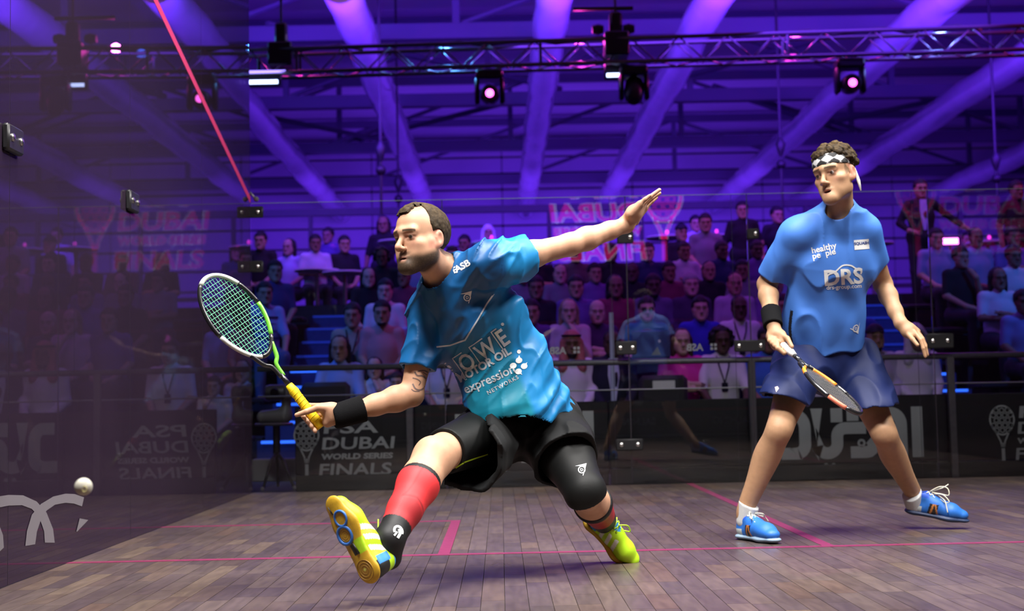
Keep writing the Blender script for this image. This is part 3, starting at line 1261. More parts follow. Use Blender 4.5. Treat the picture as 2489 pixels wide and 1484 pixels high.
def face_cols(hd, V, base, hairc, beard=0.0, brow=1.0, scalp=None, lip=(.50, .22, .19)):
    L = hd.loc(V)
    x, y, z = L[:, 0], L[:, 1], L[:, 2]
    r = np.sqrt((L ** 2).sum(1))
    col = np.tile(np.array(base), (len(V), 1))
    inh = (r < .165) & (z > -.125)

    def blend(m, c):
        nonlocal col
        col = col * (1 - m[:, None]) + np.array(c) * m[:, None]

    def ss(a, b, t):
        t = np.clip((t - a) / (b - a), 0, 1)
        return t * t * (3 - 2 * t)
    nzz = vnoise(L * 420) * 1.0
    ax = np.abs(x)
    # warm cheeks, nose and ears
    blend(.25 * np.exp(-(((ax - .045) / .02) ** 2 + ((z + .02) / .02) ** 2)) * inh * (y > .03), (.62, .25, .20))
    blend(.30 * np.exp(-((ax / .015) ** 2 + ((z + .03) / .012) ** 2)) * inh * (y > .1), (.62, .26, .2))
    blend(.45 * inh * (ax > .074) * (np.abs(z) < .035), (.62, .24, .18))
    blend(ss(.5, .1, np.abs(z - .0275 - .003 * np.sin(ax * 60)) / .014) * inh * (y > .055) * (ax > .011) * (ax < .054) * brow, np.array(hairc) * .8)
    lipm = np.exp(-((ax / .019) ** 4 + ((z + .069) / .0085) ** 4)) * inh * (y > .078)
    blend(lipm * .75, lip)
    blend(np.exp(-((ax / .016) ** 4 + ((z + .0685) / .003) ** 4)) * inh * (y > .06), (.05, .015, .015))
    # eye sockets: their shade is put into the skin colour
    blend(.65 * np.exp(-(((ax - .032) / .018) ** 4 + ((z - .008) / .012) ** 4)) * inh * (y > .06), (.30, .13, .10))
    if beard:
        jaw = ss(-.044, -.070, z - .36 * np.clip(.060 - y, 0, .1)) * ss(-.03, .0, y) * ss(-.150, -.118, z)
        stache = np.exp(-((ax / .030) ** 4 + ((z + .052) / .0085) ** 4)) * ss(.05, .08, y)
        bm_ = np.maximum(jaw * (1 - .85 * np.exp(-((ax / .017) ** 4 + ((z + .070) / .011) ** 4))), stache * .8) * inh
        bm_ *= np.clip(1 + nzz * .25, 0, 1)
        blend(np.clip(bm_ * beard, 0, 1), np.array(hairc) * .6)
    if scalp is not None:
        m = scalp(x, y, z) * inh * (ax < .073) * np.clip(.9 + nzz * .4, 0, 1)
        blend(np.clip(m, 0, 1), hairc)
    return col


def eyes(hd, parent, gaze=(0, 1, 0), iris=(.05, .03, .02)):
    for q in (-1, 1):
        c = hd.w(q * .032, .0765, .008)
        m = MB().sphere((0, 0, 0), .0128 * hd.s, 16, 12)
        V = np.array(m.v)
        g = unit(np.array(gaze, float) @ hd.A)
        d = V @ g / (.0128 * hd.s)
        cols = np.where((d > .76)[:, None], np.array(iris), np.array((.42, .37, .35)))
        cols = np.where((d > .985)[:, None], np.array((.005, .005, .005)), cols)
        mesh_obj('eye', V + c, m.f, M_eye, parent, True, cols)


def finger(sd, pts, r0=.0095, r1=.0072, k=.004):
    n = len(pts) - 1
    for i in range(n):
        sd.cone(pts[i], pts[i + 1], r0 + (r1 - r0) * i / n, r0 + (r1 - r0) * (i + 1) / n, k)


def limb(sd, pts, rs, k=.02, n=None, fl=1.0):
    for i in range(len(pts) - 1):
        sd.cone(pts[i], pts[i + 1], rs[i], rs[i + 1], k, n=n, fl=fl)


def limb_s(sd, pts, rs, k=.012, m=5):
    """limb with a smoothly changing section"""
    q = spl([(*p, r) for p, r in zip(pts, rs)], m)
    for a_, b_ in zip(q[:-1], q[1:]):
        sd.cone(a_[:3], b_[:3], a_[3], b_[3], k)


def lerp(a, b, t):
    return np.array(a) * (1 - t) + np.array(b) * t


def plane_cut(d_fn, pt, n):
    n = unit(n)
    pt = np.array(pt, float)

    def fn(p):
        return np.maximum(d_fn(p), (p - pt) @ n)
    return fn


def cone_fn(a, b, ra, rb, n=None, fl=1.0):
    t = SDF().cone(a, b, ra, rb, 0, 'add', n, fl)
    return t.ops[0][0], t.ops[0][1], t.ops[0][2]


# ---------------- shoes, built in their own frame: x across, y heel to toe, z up from the sole
M_shoe = mat('shoe_upper', (.5, .5, .5), .5, vcol=True, bump=.1, bscale=300)
M_gum = mat('gum_sole', (.5, .3, .03), .5, vcol=True, noise=.08, nscale=60)
M_lace_w = mat('cream_lace', (.78, .76, .60), .7)
M_lace_l = mat('lime_lace', (.42, .72, .02), .6)


def shoe(parent, org, fwd, up, length, upper_cols, sole_col, side=1, ankle=None):
    """returns (shoe object, local-to-world function); side mirrors the outline"""
    f = unit(fwd)
    u = unit(np.array(up, float) - f * (np.array(up, float) @ f))
    x = np.cross(f, u)
    A = np.array([x, f, u])
    s = length / .30
    org = np.array(org, float)

    def W(P):
        return org + (np.asarray(P, float) * s) @ A
    sd = SDF()
    q = side
    zx = (0, 0, 1)
    sd.cone((0, .250, .036), (-.004 * q, .205, .044), .036, .043, .02, n=zx, fl=.72)
    sd.cone((-.004 * q, .205, .044), (-.002 * q, .130, .058), .043, .040, .02, n=zx, fl=.95)
    sd.cone((-.002 * q, .130, .062), (0, .085, .085), .036, .034, .02)
    sd.cone((0, .045, .045), (0, .048, .095), .039, .035, .02)
    sd.cone((0, .08, .04), (0, .13, .04), .034, .036, .02)
    sd.cone((0, .058, .125), (0, .060, .085), .026, .025, .006, 'sub')
    sd.custom(lambda p: .016 - p[:, 2], (-1, -1, -1), (1, 1, 1), 0, 'int')
    V, F = sdf_mesh(sd.ev, *sd.bounds(), .003)
    up_o = mesh_obj('upper', W(V), F, M_shoe, None, True, upper_cols(V))
    so = SDF()
    fl = .012 / .04
    for a, b, ra, rb in (((0, .044, .013), (-.001 * q, .11, .013), .044, .033), ((-.001 * q, .11, .013), (-.006 * q, .195, .013), .033, .050), ((-.006 * q, .195, .013), (-.001 * q, .258, .015), .048, .036)):
        so.cone(a, b, ra, rb, .012, n=zx, fl=.36)
    so.custom(lambda p: np.abs(p[:, 2] - .012) - .0125, (-1, -1, -1), (1, 1, 1), 0, 'int')
    V, F = sdf_mesh(so.ev, *so.bounds(), .003)
    sc_ = sole_col(V) if callable(sole_col) else np.tile(np.array(sole_col), (len(V), 1))
    so_o = mesh_obj('sole', W(V), F, M_gum, None, True, sc_)
    root = empty('shoe', (0, 0, 0), 0, parent)
    up_o.parent = root
    so_o.parent = root
    return root, W


def cross_laces(root, W, m_, n=5, loops=()):
    for i in range(n):
        y0, z0_ = .175 - i * .018, .083 + i * .0075
        for s in (-1, 1):
            MB().tube([W((s * .024, y0, z0_ - .006)), W((0, y0 - .008, z0_ + .004)), W((-s * .024, y0 - .016, z0_ + .0005))], .0028, 6).build('lace', m_, root, True)
    for lp in loops:
        MB().tube([W(p) for p in lp], .0027, 6).build('lace', m_, root, True)


def spl(pts, n=6):
    """Catmull-Rom through points"""
    P = [np.array(p, float) for p in pts]
    P = [2 * P[0] - P[1]] + P + [2 * P[-1] - P[-2]]
    out = []
    for i in range(1, len(P) - 2):
        for k in range(n):
            t = k / n
            out.append(.5 * ((2 * P[i]) + (-P[i - 1] + P[i + 1]) * t + (2 * P[i - 1] - 5 * P[i] + 4 * P[i + 1] - P[i + 2]) * t * t + (-P[i - 1] + 3 * P[i] - 3 * P[i + 1] + P[i + 2]) * t ** 3))
    out.append(P[-2])
    return out


# ---------------- racket
def racket(label, butt, axis, wide, L, cols, mats, strings=(14, 17), hw=.100, hl=.345):
    """butt = end of the grip, axis = grip to tip, wide = across the head"""
    a = unit(axis)
    w = unit(np.array(wide, float) - a * (np.array(wide, float) @ a))
    n = np.cross(a, w)
    butt = np.array(butt, float)
    R = empty('squash_racket', (0, 0, 0))
    tag(R, label, 'racket')

    def W(x, y, z=0.0):
        return butt + w * x + a * y + n * z
    yc = L - hl / 2
    prof = []
    for i in range(64):
        t = 2 * PI * i / 64
        s = math.sin(t)
        wx = hw * math.cos(t) * (1 - .17 * max(0, -s) ** 1.5 - .02)
        prof.append((wx, yc + hl / 2 * s))
    # frame in coloured stretches
    spans = cols['frame']
    for name, i0, i1, m_ in spans:
        idx = [i % 64 for i in range(i0, i1 + 1)]
        pts = [W(*prof[i]) for i in idx]
        MB().tube(pts, .0085, 8, flat=(n, 1.15)).build(name, m_, R, True)
    for s in (-1, 1):
        i = 64 - 10 if s == 1 else 32 + 10
        p0 = prof[i]
        pts = spl([p0, (p0[0] * .62, p0[1] - .055), (s * .010, .285), (s * .005, .235)], 5)
        MB().tube([W(*p) for p in pts], [.0085] * 6 + [.008] * (len(pts) - 6), 8, flat=(n, 1.1)).build('throat_arm', cols['arm'][0 if s == 1 else 1], R, True)
    MB().tube([W(0, .245), W(0, .19)], [.009, .0105], 10).build('shaft', cols['shaft'], R, True)
    gp = [(.0135, .198), (.0165, .180), (.0195, .166), (.0172, .150), (.0178, .10), (.0180, .05), (.0190, .018), (.0200, .004)]
    pts = [W(0, y) for r, y in gp]
    g = MB().tube(pts, [r for r, y in gp], 12, flat=(n, .88)).build('grip', cols['grip'], R, True)
    for k in range(9):
        y0 = .03 + k * .017
        ring = [W(.0183 * math.cos(t), y0 + .004 * t / PI, .0162 * math.sin(t)) for t in np.linspace(0, 2 * PI, 13)]
        MB().tube(ring, .0011, 4).build('grip_wrap', cols['grip'], g, True)
    # strings, one by one
    ms = cols['string']

    def half(y):
        s = max(-1, min(1, (y - yc) / (hl / 2)))
        c = math.sqrt(max(0, 1 - s * s))
        return hw * c * (1 - .17 * max(0, -s) ** 1.5 - .02)
    for i in range(strings[1]):
        y = yc - hl / 2 + hl * (i + 1) / (strings[1] + 1)
        h = half(y) - .004
        MB().tube([W(-h, y), W(0, y, .0004 * (-1) ** i), W(h, y)], .0009, 4).build('string', ms, R)
    for i in range(strings[0]):
        x = hw * .94 * (2 * (i + 1) / (strings[0] + 1) - 1)
        ys = [y for y in np.linspace(yc - hl / 2, yc + hl / 2, 120) if half(y) > abs(x) + .002]
        MB().tube([W(x, ys[0]), W(x, (ys[0] + ys[-1]) / 2, .0004), W(x, ys[-1])], .0009, 4).build('string', ms, R)
    return R, W


# =========================================================== the lunging player
SK1 = (.57, .32, .20)
HR1 = (.062, .043, .026)
p1 = empty('person', at(1262, 1150, -4.8) * np.array([1, 1, 0]))
p1.location = (0, 0, 0)
tag(p1, 'lunging player in blue-green shirt, black shorts and lime shoes swinging a racket', 'person')

pel = J(1265, 985, -4.80)
Rh, Lh = J(1205, 1046, -4.84), J(1338, 1030, -4.76)
Rk, Ra = J(1052, 1108, -5.24), J(952, 1300, -5.52)
Lk, La = J(1422, 1194, -5.04), J(1468, 1264, -4.66)
wai, che, nek = J(1228, 895, -4.86), J(1150, 775, -4.94), J(1083, 672, -4.99)
Rs, Ls = J(1044, 757, -4.90), J(1196, 643, -5.12)
Re, Rw = J(1000, 958, -4.98), J(852, 1001, -5.05)
Le, Lw = J(1385, 594, -4.98), J(1522, 546, -4.85)
h1 = Head(J(1024, 588, -5.11), frame_of(math.radians(42), math.radians(-1), math.radians(3)), 1.02)
axis1 = unit(che - pel)
n1 = unit(np.cross(Ls - Rs, axis1))
if n1[1] > 0:
    n1 = -n1

b = SDF()
limb(b, [pel, wai, che, lerp(che, nek, .6)], [.125, .122, .145, .10], .04, n1, .70)
b.cone(Rh, Lh, .095, .095, .05)
b.cone(Rs, Ls, .06, .06, .05)
b.cone(nek - (nek - h1.w(0, -.02, -.05)) * -.0, h1.w(0, -.022, -.045), .064, .056, .03)
b.cone(lerp(nek, Rs, .45), lerp(nek, h1.c, .25), .05, .042, .04)
b.cone(lerp(nek, Ls, .45), lerp(nek, h1.c, .25), .05, .042, .04)
b.cone(h1.w(.035, -.01, -.055), lerp(nek, che, .18), .016, .014, .02)      # neck muscle
# right arm
limb(b, [Rs, lerp(Rs, Re, .45), Re], [.056, .050, .041], .03)
limb(b, [Re, lerp(Re, Rw, .25), lerp(Re, Rw, .6), Rw], [.041, .046, .037, .028], .02)
b.cone(Re + np.array([.012, .01, -.008]), Re + np.array([.01, .01, -.01]), .027, .027, .02)
# left arm
limb(b, [Ls, lerp(Ls, Le, .5), Le], [.056, .047, .040], .03)
limb(b, [Le, lerp(Le, Lw, .3), lerp(Le, Lw, .7), Lw], [.040, .0425, .033, .029], .02)
# left hand, open
pc = J(1545, 520, -4.86)
b.cone(Lw, J(1541, 516, -4.87), .028, .030, .02)
b.cone(J(1532, 520, -4.895), J(1556, 496, -4.905), .018, .015, .02)
b.cone(J(1546, 530, -4.84), J(1566, 506, -4.84), .017, .015, .02)
b.cone(J(1540, 520, -4.87), J(1560, 499, -4.87), .021, .017, .02)
finger(b, [J(1556, 494, -4.91), J(1568, 484, -4.915), J(1580, 475, -4.915)], .0092, .0072)
finger(b, [J(1560, 497, -4.885), J(1580, 478, -4.885), J(1603, 461, -4.88)], .0098, .0075)
finger(b, [J(1564, 500, -4.862), J(1584, 482, -4.860), J(1603, 469, -4.855)], .0098, .0075)
finger(b, [J(1568, 505, -4.84), J(1584, 489, -4.83), J(1595, 480, -4.82)], .0096, .0075)
finger(b, [J(1545, 540, -4.83), J(1554, 525, -4.81), J(1556, 512, -4.80)], .0125, .0085)
# right hand round the grip
butt1 = J(783, 1040, -5.06)
tip1 = J(503, 674, -5.06)
ax1 = unit(tip1 - butt1)
b.cone(Rw, J(806, 1003, -5.065), .029, .033, .02)
b.cone(J(806, 994, -5.075), J(782, 990, -5.080), .024, .018, .02)
b.cone(J(808, 1018, -5.070), J(796, 1026, -5.070), .024, .019, .02)
finger(b, [J(800, 992, -5.085), J(772, 990, -5.100), J(745, 1000, -5.105), J(721, 1008, -5.100)], .0145, .0085)
for i in range(4):
    o = i * 1.0
    base = J(788 + 5 * i, 985 + 10 * i, -5.045)
    k1 = J(752 + 5 * i, 985 + 12 * i, -5.020)
    k2 = J(730 + 9 * i, 1001 + 11 * i, -5.045)
    tp = J(739 + 9 * i, 1014 + 11 * i, -5.085)
    finger(b, [base, k1, k2, tp], .0100, .0085, .003)
# legs
limb(b, [Rh, lerp(Rh, Rk, .5), Rk], [.088, .078, .064], .03)
b.ell(Rk + np.array([0, -.015, .0]), (.060, .056, .064), None, .03)
b.cone(Rk + np.array([0.005, .01, -.02]), lerp(Rk, Ra, .25), .060, .062, .03)
limb(b, [Rk, lerp(Rk, Ra, .3), lerp(Rk, Ra, .65), Ra], [.058, .064, .050, .040], .02)
limb(b, [Lh, lerp(Lh, Lk, .5), Lk], [.090, .078, .060], .03)
b.ell(Lk + np.array([.0, -.010, .0]), (.056, .056, .060), None, .03)
limb(b, [Lk, lerp(Lk, La, .35), La], [.054, .064, .042], .02)
add_head(b, h1, 0, 0, 1.02)


def scalp1(x, y, z):
    ax = np.abs(x)
    side = np.clip((.030 - .10 * np.clip(.06 - z, 0, .08) - y) / .010, 0, 1) * (z > -.03 - .4 * np.clip(-.02 - y, -.02, .05)) * np.clip((z + .06) / .02, 0, 1)
    top = np.clip((.082 - y) / .012, 0, 1) * (z > .098) * .55 * (ax < .045)
    return np.maximum(side, top) * .9


def cols1(V):
    c = face_cols(h1, V, SK1, HR1, .95, .95, scalp1)
    return c


body1 = sdf_obj('body', b, .0034, M_skin, p1, cols1)
eyes(h1, p1, (.18, 1, -.05))

# short hair, receding at the temples
hs = SDF()
hs.ell(h1.w(0, -.018, .046), np.array([.0800, .1030, .0915]) * h1.s, h1.A, 0)
hs.ell(h1.w(0, .024, .056), np.array([.070, .074, .078]) * h1.s, h1.A, .02)


def hair1(p, margin=.03):
    L = h1.loc(p)
    x, y, z = L[:, 0], L[:, 1], L[:, 2]
    ax = np.abs(x)
    d = hs.ev(p, margin) + (-.003 + vnoise(L * 70) * .004 + vnoise(L * np.array([330, 110, 220])) * .0018) * h1.s
    lim = .026 - .35 * np.clip(.055 - z, 0, .06) - .10 * np.clip(z - .09, 0, .05)
    lim = np.where(z > .090, np.maximum(lim, .026 + .066 * np.clip((.046 - np.abs(x + .012)) / .016, 0, 1)), lim)
    low = -.045 + .55 * np.clip(y + .03, 0, .06)
    cut = np.maximum(y - lim, low - z) * h1.s
    ear = .030 - np.sqrt((y + .008) ** 2 + ((z + .002) * .8) ** 2)
    cut = np.maximum(cut, np.where(ax > .05, ear, -.1) * h1.s)
    tp_ = np.clip((y - lim + .022) / .022, 0, 1)
    d = d + .0045 * tp_ ** 2 * h1.s
    return np.maximum(d, cut)


def hcol1(V):
    L = h1.loc(V)
    t = np.clip((L[:, 2] - .06) / .07, 0, 1)[:, None] * .5 + vnoise(L * 120)[:, None] * .5
    return np.array((.036, .024, .013)) * (1 + .8 * np.clip(t, -.6, 1)) + np.array([.02, .014, .005]) * np.clip(t, 0, 1)


sdf_obj('hair', hs, .0028, M_hair, p1, hcol1, 1, hair1, hs.bounds())
for k in range(10):
    x0 = -.02 + .02 * random.random()
    q = h1.w(x0, -.01 + .05 * random.random(), .130)
    MB().tube([q, h1.w(x0 - .004, .0, .139), h1.w(x0 - .008 + .006 * random.random(), .012, .146)], [.002, .0016, .0006], 5).build('hair_tuft', mat('hair_tuft', HR1, .6), p1, True)


def creases(q, amp):
    """sharp-crested cloth folds"""
    return -amp * np.clip(1 - np.abs(vnoise(q)) * 5.0, 0, 1) ** 1.5


# shirt
def folds1(p):
    """soft drapes fanning from the shoulder to the hem"""
    q = p - pel
    a = q @ axis1
    w = q @ unit(np.cross(axis1, n1))
    fr = q @ n1
    w = w * np.sign(unit(np.cross(axis1, n1))[0])
    f1 = .0065 * np.sin(88 * (a + 1.7 * (w - .16) ** 2) + 2.0 * vnoise(p * 4)) * np.exp(-((a + .0) / .10) ** 2) * np.clip((w + .10) / .12, 0, 1)
    f2 = .0075 * np.sin(58 * (a * .62 - w * .78) + 3 * vnoise(p * 6 + 3)) * np.exp(-((a - .42) / .13) ** 2)
    f3 = .016 * vnoise(p * np.array([7, 7, 9]) + 11)
    return f1 + f2 + f3 + creases(np.stack([(a * .5 + w * .87) * 4.5, (a * .87 - w * .5) * 24, fr * 5], -1), .010) * np.clip((a - .10) / .15, 0, 1) + creases(p * np.array([16, 16, 9]) + 20, .005)


def garment(prims, folds):
    """prims: list of (a, b, ra, rb, n, fl, k, cut point, cut normal); gives hollow shell field and bounds"""
    def build(shrink):
        s = SDF()
        for a, b_, ra, rb, n, fl, k, cp, cn in prims:
            fn, lo, hi = cone_fn(a, b_, ra - shrink, rb - shrink, n, fl)
            if cp is not None and shrink == 0:
                fn = plane_cut(fn, cp, cn)
            elif cp is not None:
                e = unit(np.array(b_) - np.array(a)) if np.array(cn) @ (np.array(b_) - np.array(a)) > 0 else None
                # carry the hollow on past the hem
                if e is not None:
                    fn, lo, hi = cone_fn(a, np.array(b_) + e * .15, ra - shrink, rb - shrink + (rb - ra) * .15 / (np.linalg.norm(np.array(b_) - np.array(a)) + 1e-6), n, fl)
                else:
                    e = unit(np.array(a) - np.array(b_))
                    fn, lo, hi = cone_fn(np.array(a) + e * .15, b_, ra - shrink, rb - shrink, n, fl)
            s.custom(fn, lo, hi, k, 'add')
        return s
    o_, i_ = build(0), build(.018)

    def f(p, margin=.03):
        w = folds(p)
        return np.maximum(o_.ev(p, margin) + w, -(i_.ev(p, margin) + w))
    return f, o_.bounds()


hemA = J(1255, 1004, -4.95)
hemN = unit(np.cross(J(1140, 966, -4.86) - hemA, J(1380, 950, -4.70) - hemA))
hemN = hemN * -np.sign(hemN[2])
s1_prims = [
    (wai, pel - axis1 * .16, .172, .192, n1, .84, .03, hemA, hemN),
    (lerp(wai, che, .2), J(1236, 1010, -4.93), .165, .172, n1, .80, .05, hemA, hemN),
    (wai, che, .172, .190, n1, .70, .04, None, None),
    (che, lerp(che, nek, .62), .190, .128, n1, .66, .05, None, None),
    (lerp(che, nek, .70), Rs, .098, .072, None, 1, .06, None, None),
    (lerp(che, nek, .70), Ls, .098, .074, None, 1, .06, None, None),
    (Rs, lerp(Rs, Re, .76), .072, .066, None, 1, .05, lerp(Rs, Re, .68), Re - Rs),
    (Ls, lerp(Ls, Le, .60), .080, .074, None, 1, .05, lerp(Ls, Le, .45), Le - Ls),
]
f1_, bd1 = garment(s1_prims, folds1)
nb, nt_ = lerp(nek, che, .14), h1.w(0, -.02, -.03)
neckhole = SDF().cone(nb + n1 * .012, nt_ + (nt_ - nb) * .3, .074, .082, 0)


def shirt1f(p, margin=.03):
    return np.maximum(f1_(p, margin), -neckhole.ev(p, margin))


wdir1 = unit(np.cross(axis1, n1))
wdir1 = wdir1 * np.sign(wdir1[0])


def shirt1c(V):
    q = V - pel
    a = q @ axis1
    w = q @ wdir1
    t = np.clip(a / .48, 0, 1)[:, None]
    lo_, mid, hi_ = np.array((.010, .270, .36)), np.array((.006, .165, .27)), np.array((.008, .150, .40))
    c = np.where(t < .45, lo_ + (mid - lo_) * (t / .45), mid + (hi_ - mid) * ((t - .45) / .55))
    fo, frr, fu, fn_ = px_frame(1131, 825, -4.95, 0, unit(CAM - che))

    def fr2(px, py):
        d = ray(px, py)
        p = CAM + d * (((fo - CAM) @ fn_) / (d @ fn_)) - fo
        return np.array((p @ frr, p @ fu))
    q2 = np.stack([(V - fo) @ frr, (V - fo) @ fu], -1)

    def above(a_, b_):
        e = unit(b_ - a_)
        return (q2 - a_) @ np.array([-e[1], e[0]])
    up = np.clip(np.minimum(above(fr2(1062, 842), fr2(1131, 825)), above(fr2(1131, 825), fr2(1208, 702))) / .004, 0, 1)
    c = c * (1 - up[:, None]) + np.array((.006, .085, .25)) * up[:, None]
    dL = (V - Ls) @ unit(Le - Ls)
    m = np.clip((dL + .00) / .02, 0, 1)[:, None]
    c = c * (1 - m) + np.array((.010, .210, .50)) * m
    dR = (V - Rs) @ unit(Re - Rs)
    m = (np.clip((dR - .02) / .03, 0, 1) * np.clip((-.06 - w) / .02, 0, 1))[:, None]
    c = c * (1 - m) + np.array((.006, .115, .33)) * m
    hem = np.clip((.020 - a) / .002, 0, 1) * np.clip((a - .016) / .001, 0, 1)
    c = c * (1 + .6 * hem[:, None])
    return c


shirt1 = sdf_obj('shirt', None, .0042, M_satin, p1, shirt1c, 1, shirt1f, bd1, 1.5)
# collar band
cb = unit(nt_ - nb)
# prints on the chest: frame lies along the tilted chest
up1 = axis1
r1 = unit(np.cross(up1, -n1))
if r1[0] < 0:
    r1 = -r1
cfr = lambda px, py, Y: (J(px, py, Y), r1, up1, n1)


def rowe():
    gs = []
    x = 0
    for ch in 'ROWE':
        v, f = text_geo(ch, .088, .0015, 0, 'LEFT', .80)
        xs = [p[0] for p in v]
        w = max(xs) - min(xs)
        gs.append(([(p[0] - min(xs) + x + .008, p[1]) for p in v], f))
        gs.append(ribbon([(x, -.006), (x, .070), (x + w * .75, .070)], .0035))
        x += w + .020
    gs.append((arc(x, .070, .006, .006, 0, 330, 10), [tuple(range(11))]))
    g = merge_geo(*gs)
    return [(p[0] - x / 2, p[1]) for p in g[0]], g[1]


pr_n = n1
cam_n = lambda p: unit(CAM - p)
cloth_print('lettering', rowe(), px_frame(1170, 878, -4.95, 35, cam_n(che)), shirt1, M_print_s, shirt1)
cloth_print('lettering', text_geo('MOTOR OIL', .040, .0016, 0), px_frame(1180, 893, -4.95, 31, cam_n(che)), shirt1, M_print_s, shirt1)
cloth_print('lettering', text_geo('expression', .046, .0008, 0), px_frame(1192, 927, -4.93, 25, cam_n(che)), shirt1, M_print_s, shirt1)
cloth_print('lettering', text_geo('NETWORKS', .020, .0004, 0, space=1.25), px_frame(1222, 935, -4.93, 28, cam_n(che)), shirt1, M_print_s, shirt1)


def petals():
    gs = []
    for k in range(4):
        w = math.radians(75 + 90 * k)
        c = (.020 * math.cos(w), .020 * math.sin(w))
        pts = [(c[0] + .0125 * math.cos(t), c[1] + .0105 * math.sin(t)) for t in np.linspace(0, 2 * PI, 14)[:-1]]
        tip = (c[0] + .019 * math.cos(w + (0 if k == 0 else .9)), c[1] + .019 * math.sin(w + (0 if k == 0 else .9)))
        gs.append((pts, [tuple(range(13))]))
        gs.append(([(c[0] + .008 * math.cos(w + 1.5), c[1] + .008 * math.sin(w + 1.5)), tip, (c[0] + .008 * math.cos(w - 1.5), c[1] + .008 * math.sin(w - 1.5))], [(0, 2, 1)]))
    gs.append(([(.012 + .0075 * math.cos(t), .050 + .0075 * math.sin(t)) for t in np.linspace(0, 2 * PI, 12)[:-1]], [tuple(range(11))]))
    return merge_geo(*gs)


cloth_print('emblem', petals(), px_frame(1258, 886, -4.93, 12, cam_n(che)), shirt1, M_print_w, shirt1)


def dart_mark(s):
    """flying-D mark: ring with a swept triangular tail"""
    gs = [ribbon(arc(0, 0, .34 * s, .34 * s, 0, 345, 22), .10 * s, True)]
    gs.append(([(-.62 * s, .50 * s), (.62 * s, .58 * s), (.33 * s, -.10 * s), (.24 * s, .34 * s)], [(0, 3, 1), (3, 2, 1)]))
    gs.append(ribbon([(.30 * s, -.05 * s), (.02 * s, -.62 * s)], .07 * s))
    v, f = text_geo('D', .42 * s, .01 * s)
    gs.append(([(p[0], p[1] - .15 * s) for p in v], f))
    return merge_geo(*gs)


cloth_print('emblem', dart_mark(.034), px_frame(1136, 724, -4.98, 12, cam_n(che)), shirt1, M_print_w, shirt1)
cloth_print('lettering', text_geo('ASB', .034, .0012), px_frame(1128, 656, -5.02, 27, cam_n(che)), shirt1, M_print_w, shirt1)
cloth_print('emblem', text_geo('E', .030, .001), px_frame(1109, 664, -5.02, 27, cam_n(che)), shirt1, M_print_w, shirt1)
# chevron piping across the chest
chev = [(1062, 842), (1094, 838), (1131, 825), (1160, 778), (1183, 738), (1208, 702)]
fo, frr, fu, fn_ = px_frame(1131, 825, -4.95, 0, cam_n(che))


def px_to_frame(px, py):
    d = ray(px, py)
    t = ((fo - CAM) @ fn_) / (d @ fn_)
    p = CAM + d * t - fo
    return (p @ frr, p @ fu)


cloth_print('chest_piping', ribbon([px_to_frame(*p) for p in chev], .0055), (fo, frr, fu, fn_), shirt1, M_print_s, shirt1, .0022)

# shorts
tdR = unit(Rk - Rh)
tdL = unit(Lk - Lh)


def folds_s(p):
    return creases(p * np.array([10, 10, 7]) + 3, .010) + .012 * vnoise(p * np.array([9, 9, 7])) + .003 * np.sin(70 * (p[:, 2] + .5 * p[:, 0]) + 4 * vnoise(p * 6))


Rend = J(1146, 1094, -5.10)
Lend = J(1372, 1105, -4.93)
sh_prims = [
    (Rh, Lh, .108, .108, None, 1, .03, None, None),
    (lerp(Rh, Lh, .5), lerp(pel, wai, .55), .138, .128, n1, .70, .04, None, None),
    (Rh, Rend + tdR * .06, .116, .142, None, 1, .05, Rend + tdR * .035, tdR),
    (Lh, Lend + tdL * .05, .126, .124, None, 1, .05, Lend + tdL * .02, tdL),
]
fsh, bsh = garment(sh_prims, folds_s)
waistcut = lerp(pel, wai, .75)
short1 = sdf_obj('shorts', None, .0048, M_shorts, p1, None, 1, lambda p, m=.03: np.maximum(fsh(p, m), (p - waistcut) @ axis1), bsh, 1.4)
tg = SDF()
tg.cone(lerp(Rh, Rk, .1), lerp(Rh, Rk, .92), .108, .079, .02)
tfR = plane_cut(lambda p: tg.ev(p), lerp(Rh, Rk, .86), tdR)
t1 = sdf_obj('tights', tg, .0045, M_tights, p1, None, 1, lambda p, m=.03: np.maximum(tg.ev(p, m), (p - lerp(Rh, Rk, .82)) @ tdR))
tg2 = SDF()
tg2.cone(Lh, lerp(Lh, Lk, .5), .110, .098, .03)
tg2.cone(lerp(Lh, Lk, .5), Lk, .098, .074, .03)
tg2.ell(Lk + np.array([.0, -.010, .0]), (.067, .067, .071), None, .03)
tg2.cone(Lk, lerp(Lk, La, .3), .066, .066, .02)
t2 = sdf_obj('tights', tg2, .0045, M_tights, p1, None, 1, lambda p, m=.03: np.maximum(tg2.ev(p, m), (p - Lk - np.array([0, 0, -.030])) @ unit(np.array([.35, .45, -.82]))))
M_lime = mat('lime_print', (.50, .80, .03), .5)
sm = px_frame(1150, 1115, -5.12, 12, cam_n(J(1150, 1115, -5.1)))
cloth_print('lime_piping', ribbon([(-.066, -.018), (-.03, -.004), (.0, .0), (.055, .006)], .0045), sm, t1, M_lime, t1, .003)
sm = px_frame(1064, 1063, -5.16, 4, unit(cam_n(J(1064, 1063, -5.1)) + np.array([-.2, 0, .5])))
cloth_print('lime_mark', merge_geo(ribbon(arc(0, -.008, .020, .014, 20, 170, 10), .007), ribbon([(-.02, -.008), (.0, -.005), (.02, -.006)], .005)), sm, t1, M_lime, t1, .003)
sm = px_frame(1414, 1141, -4.98, 10, cam_n(J(1414, 1141, -4.9)))
cloth_print('emblem', dart_mark(.034), sm, t2, M_print_w, t2, .003)

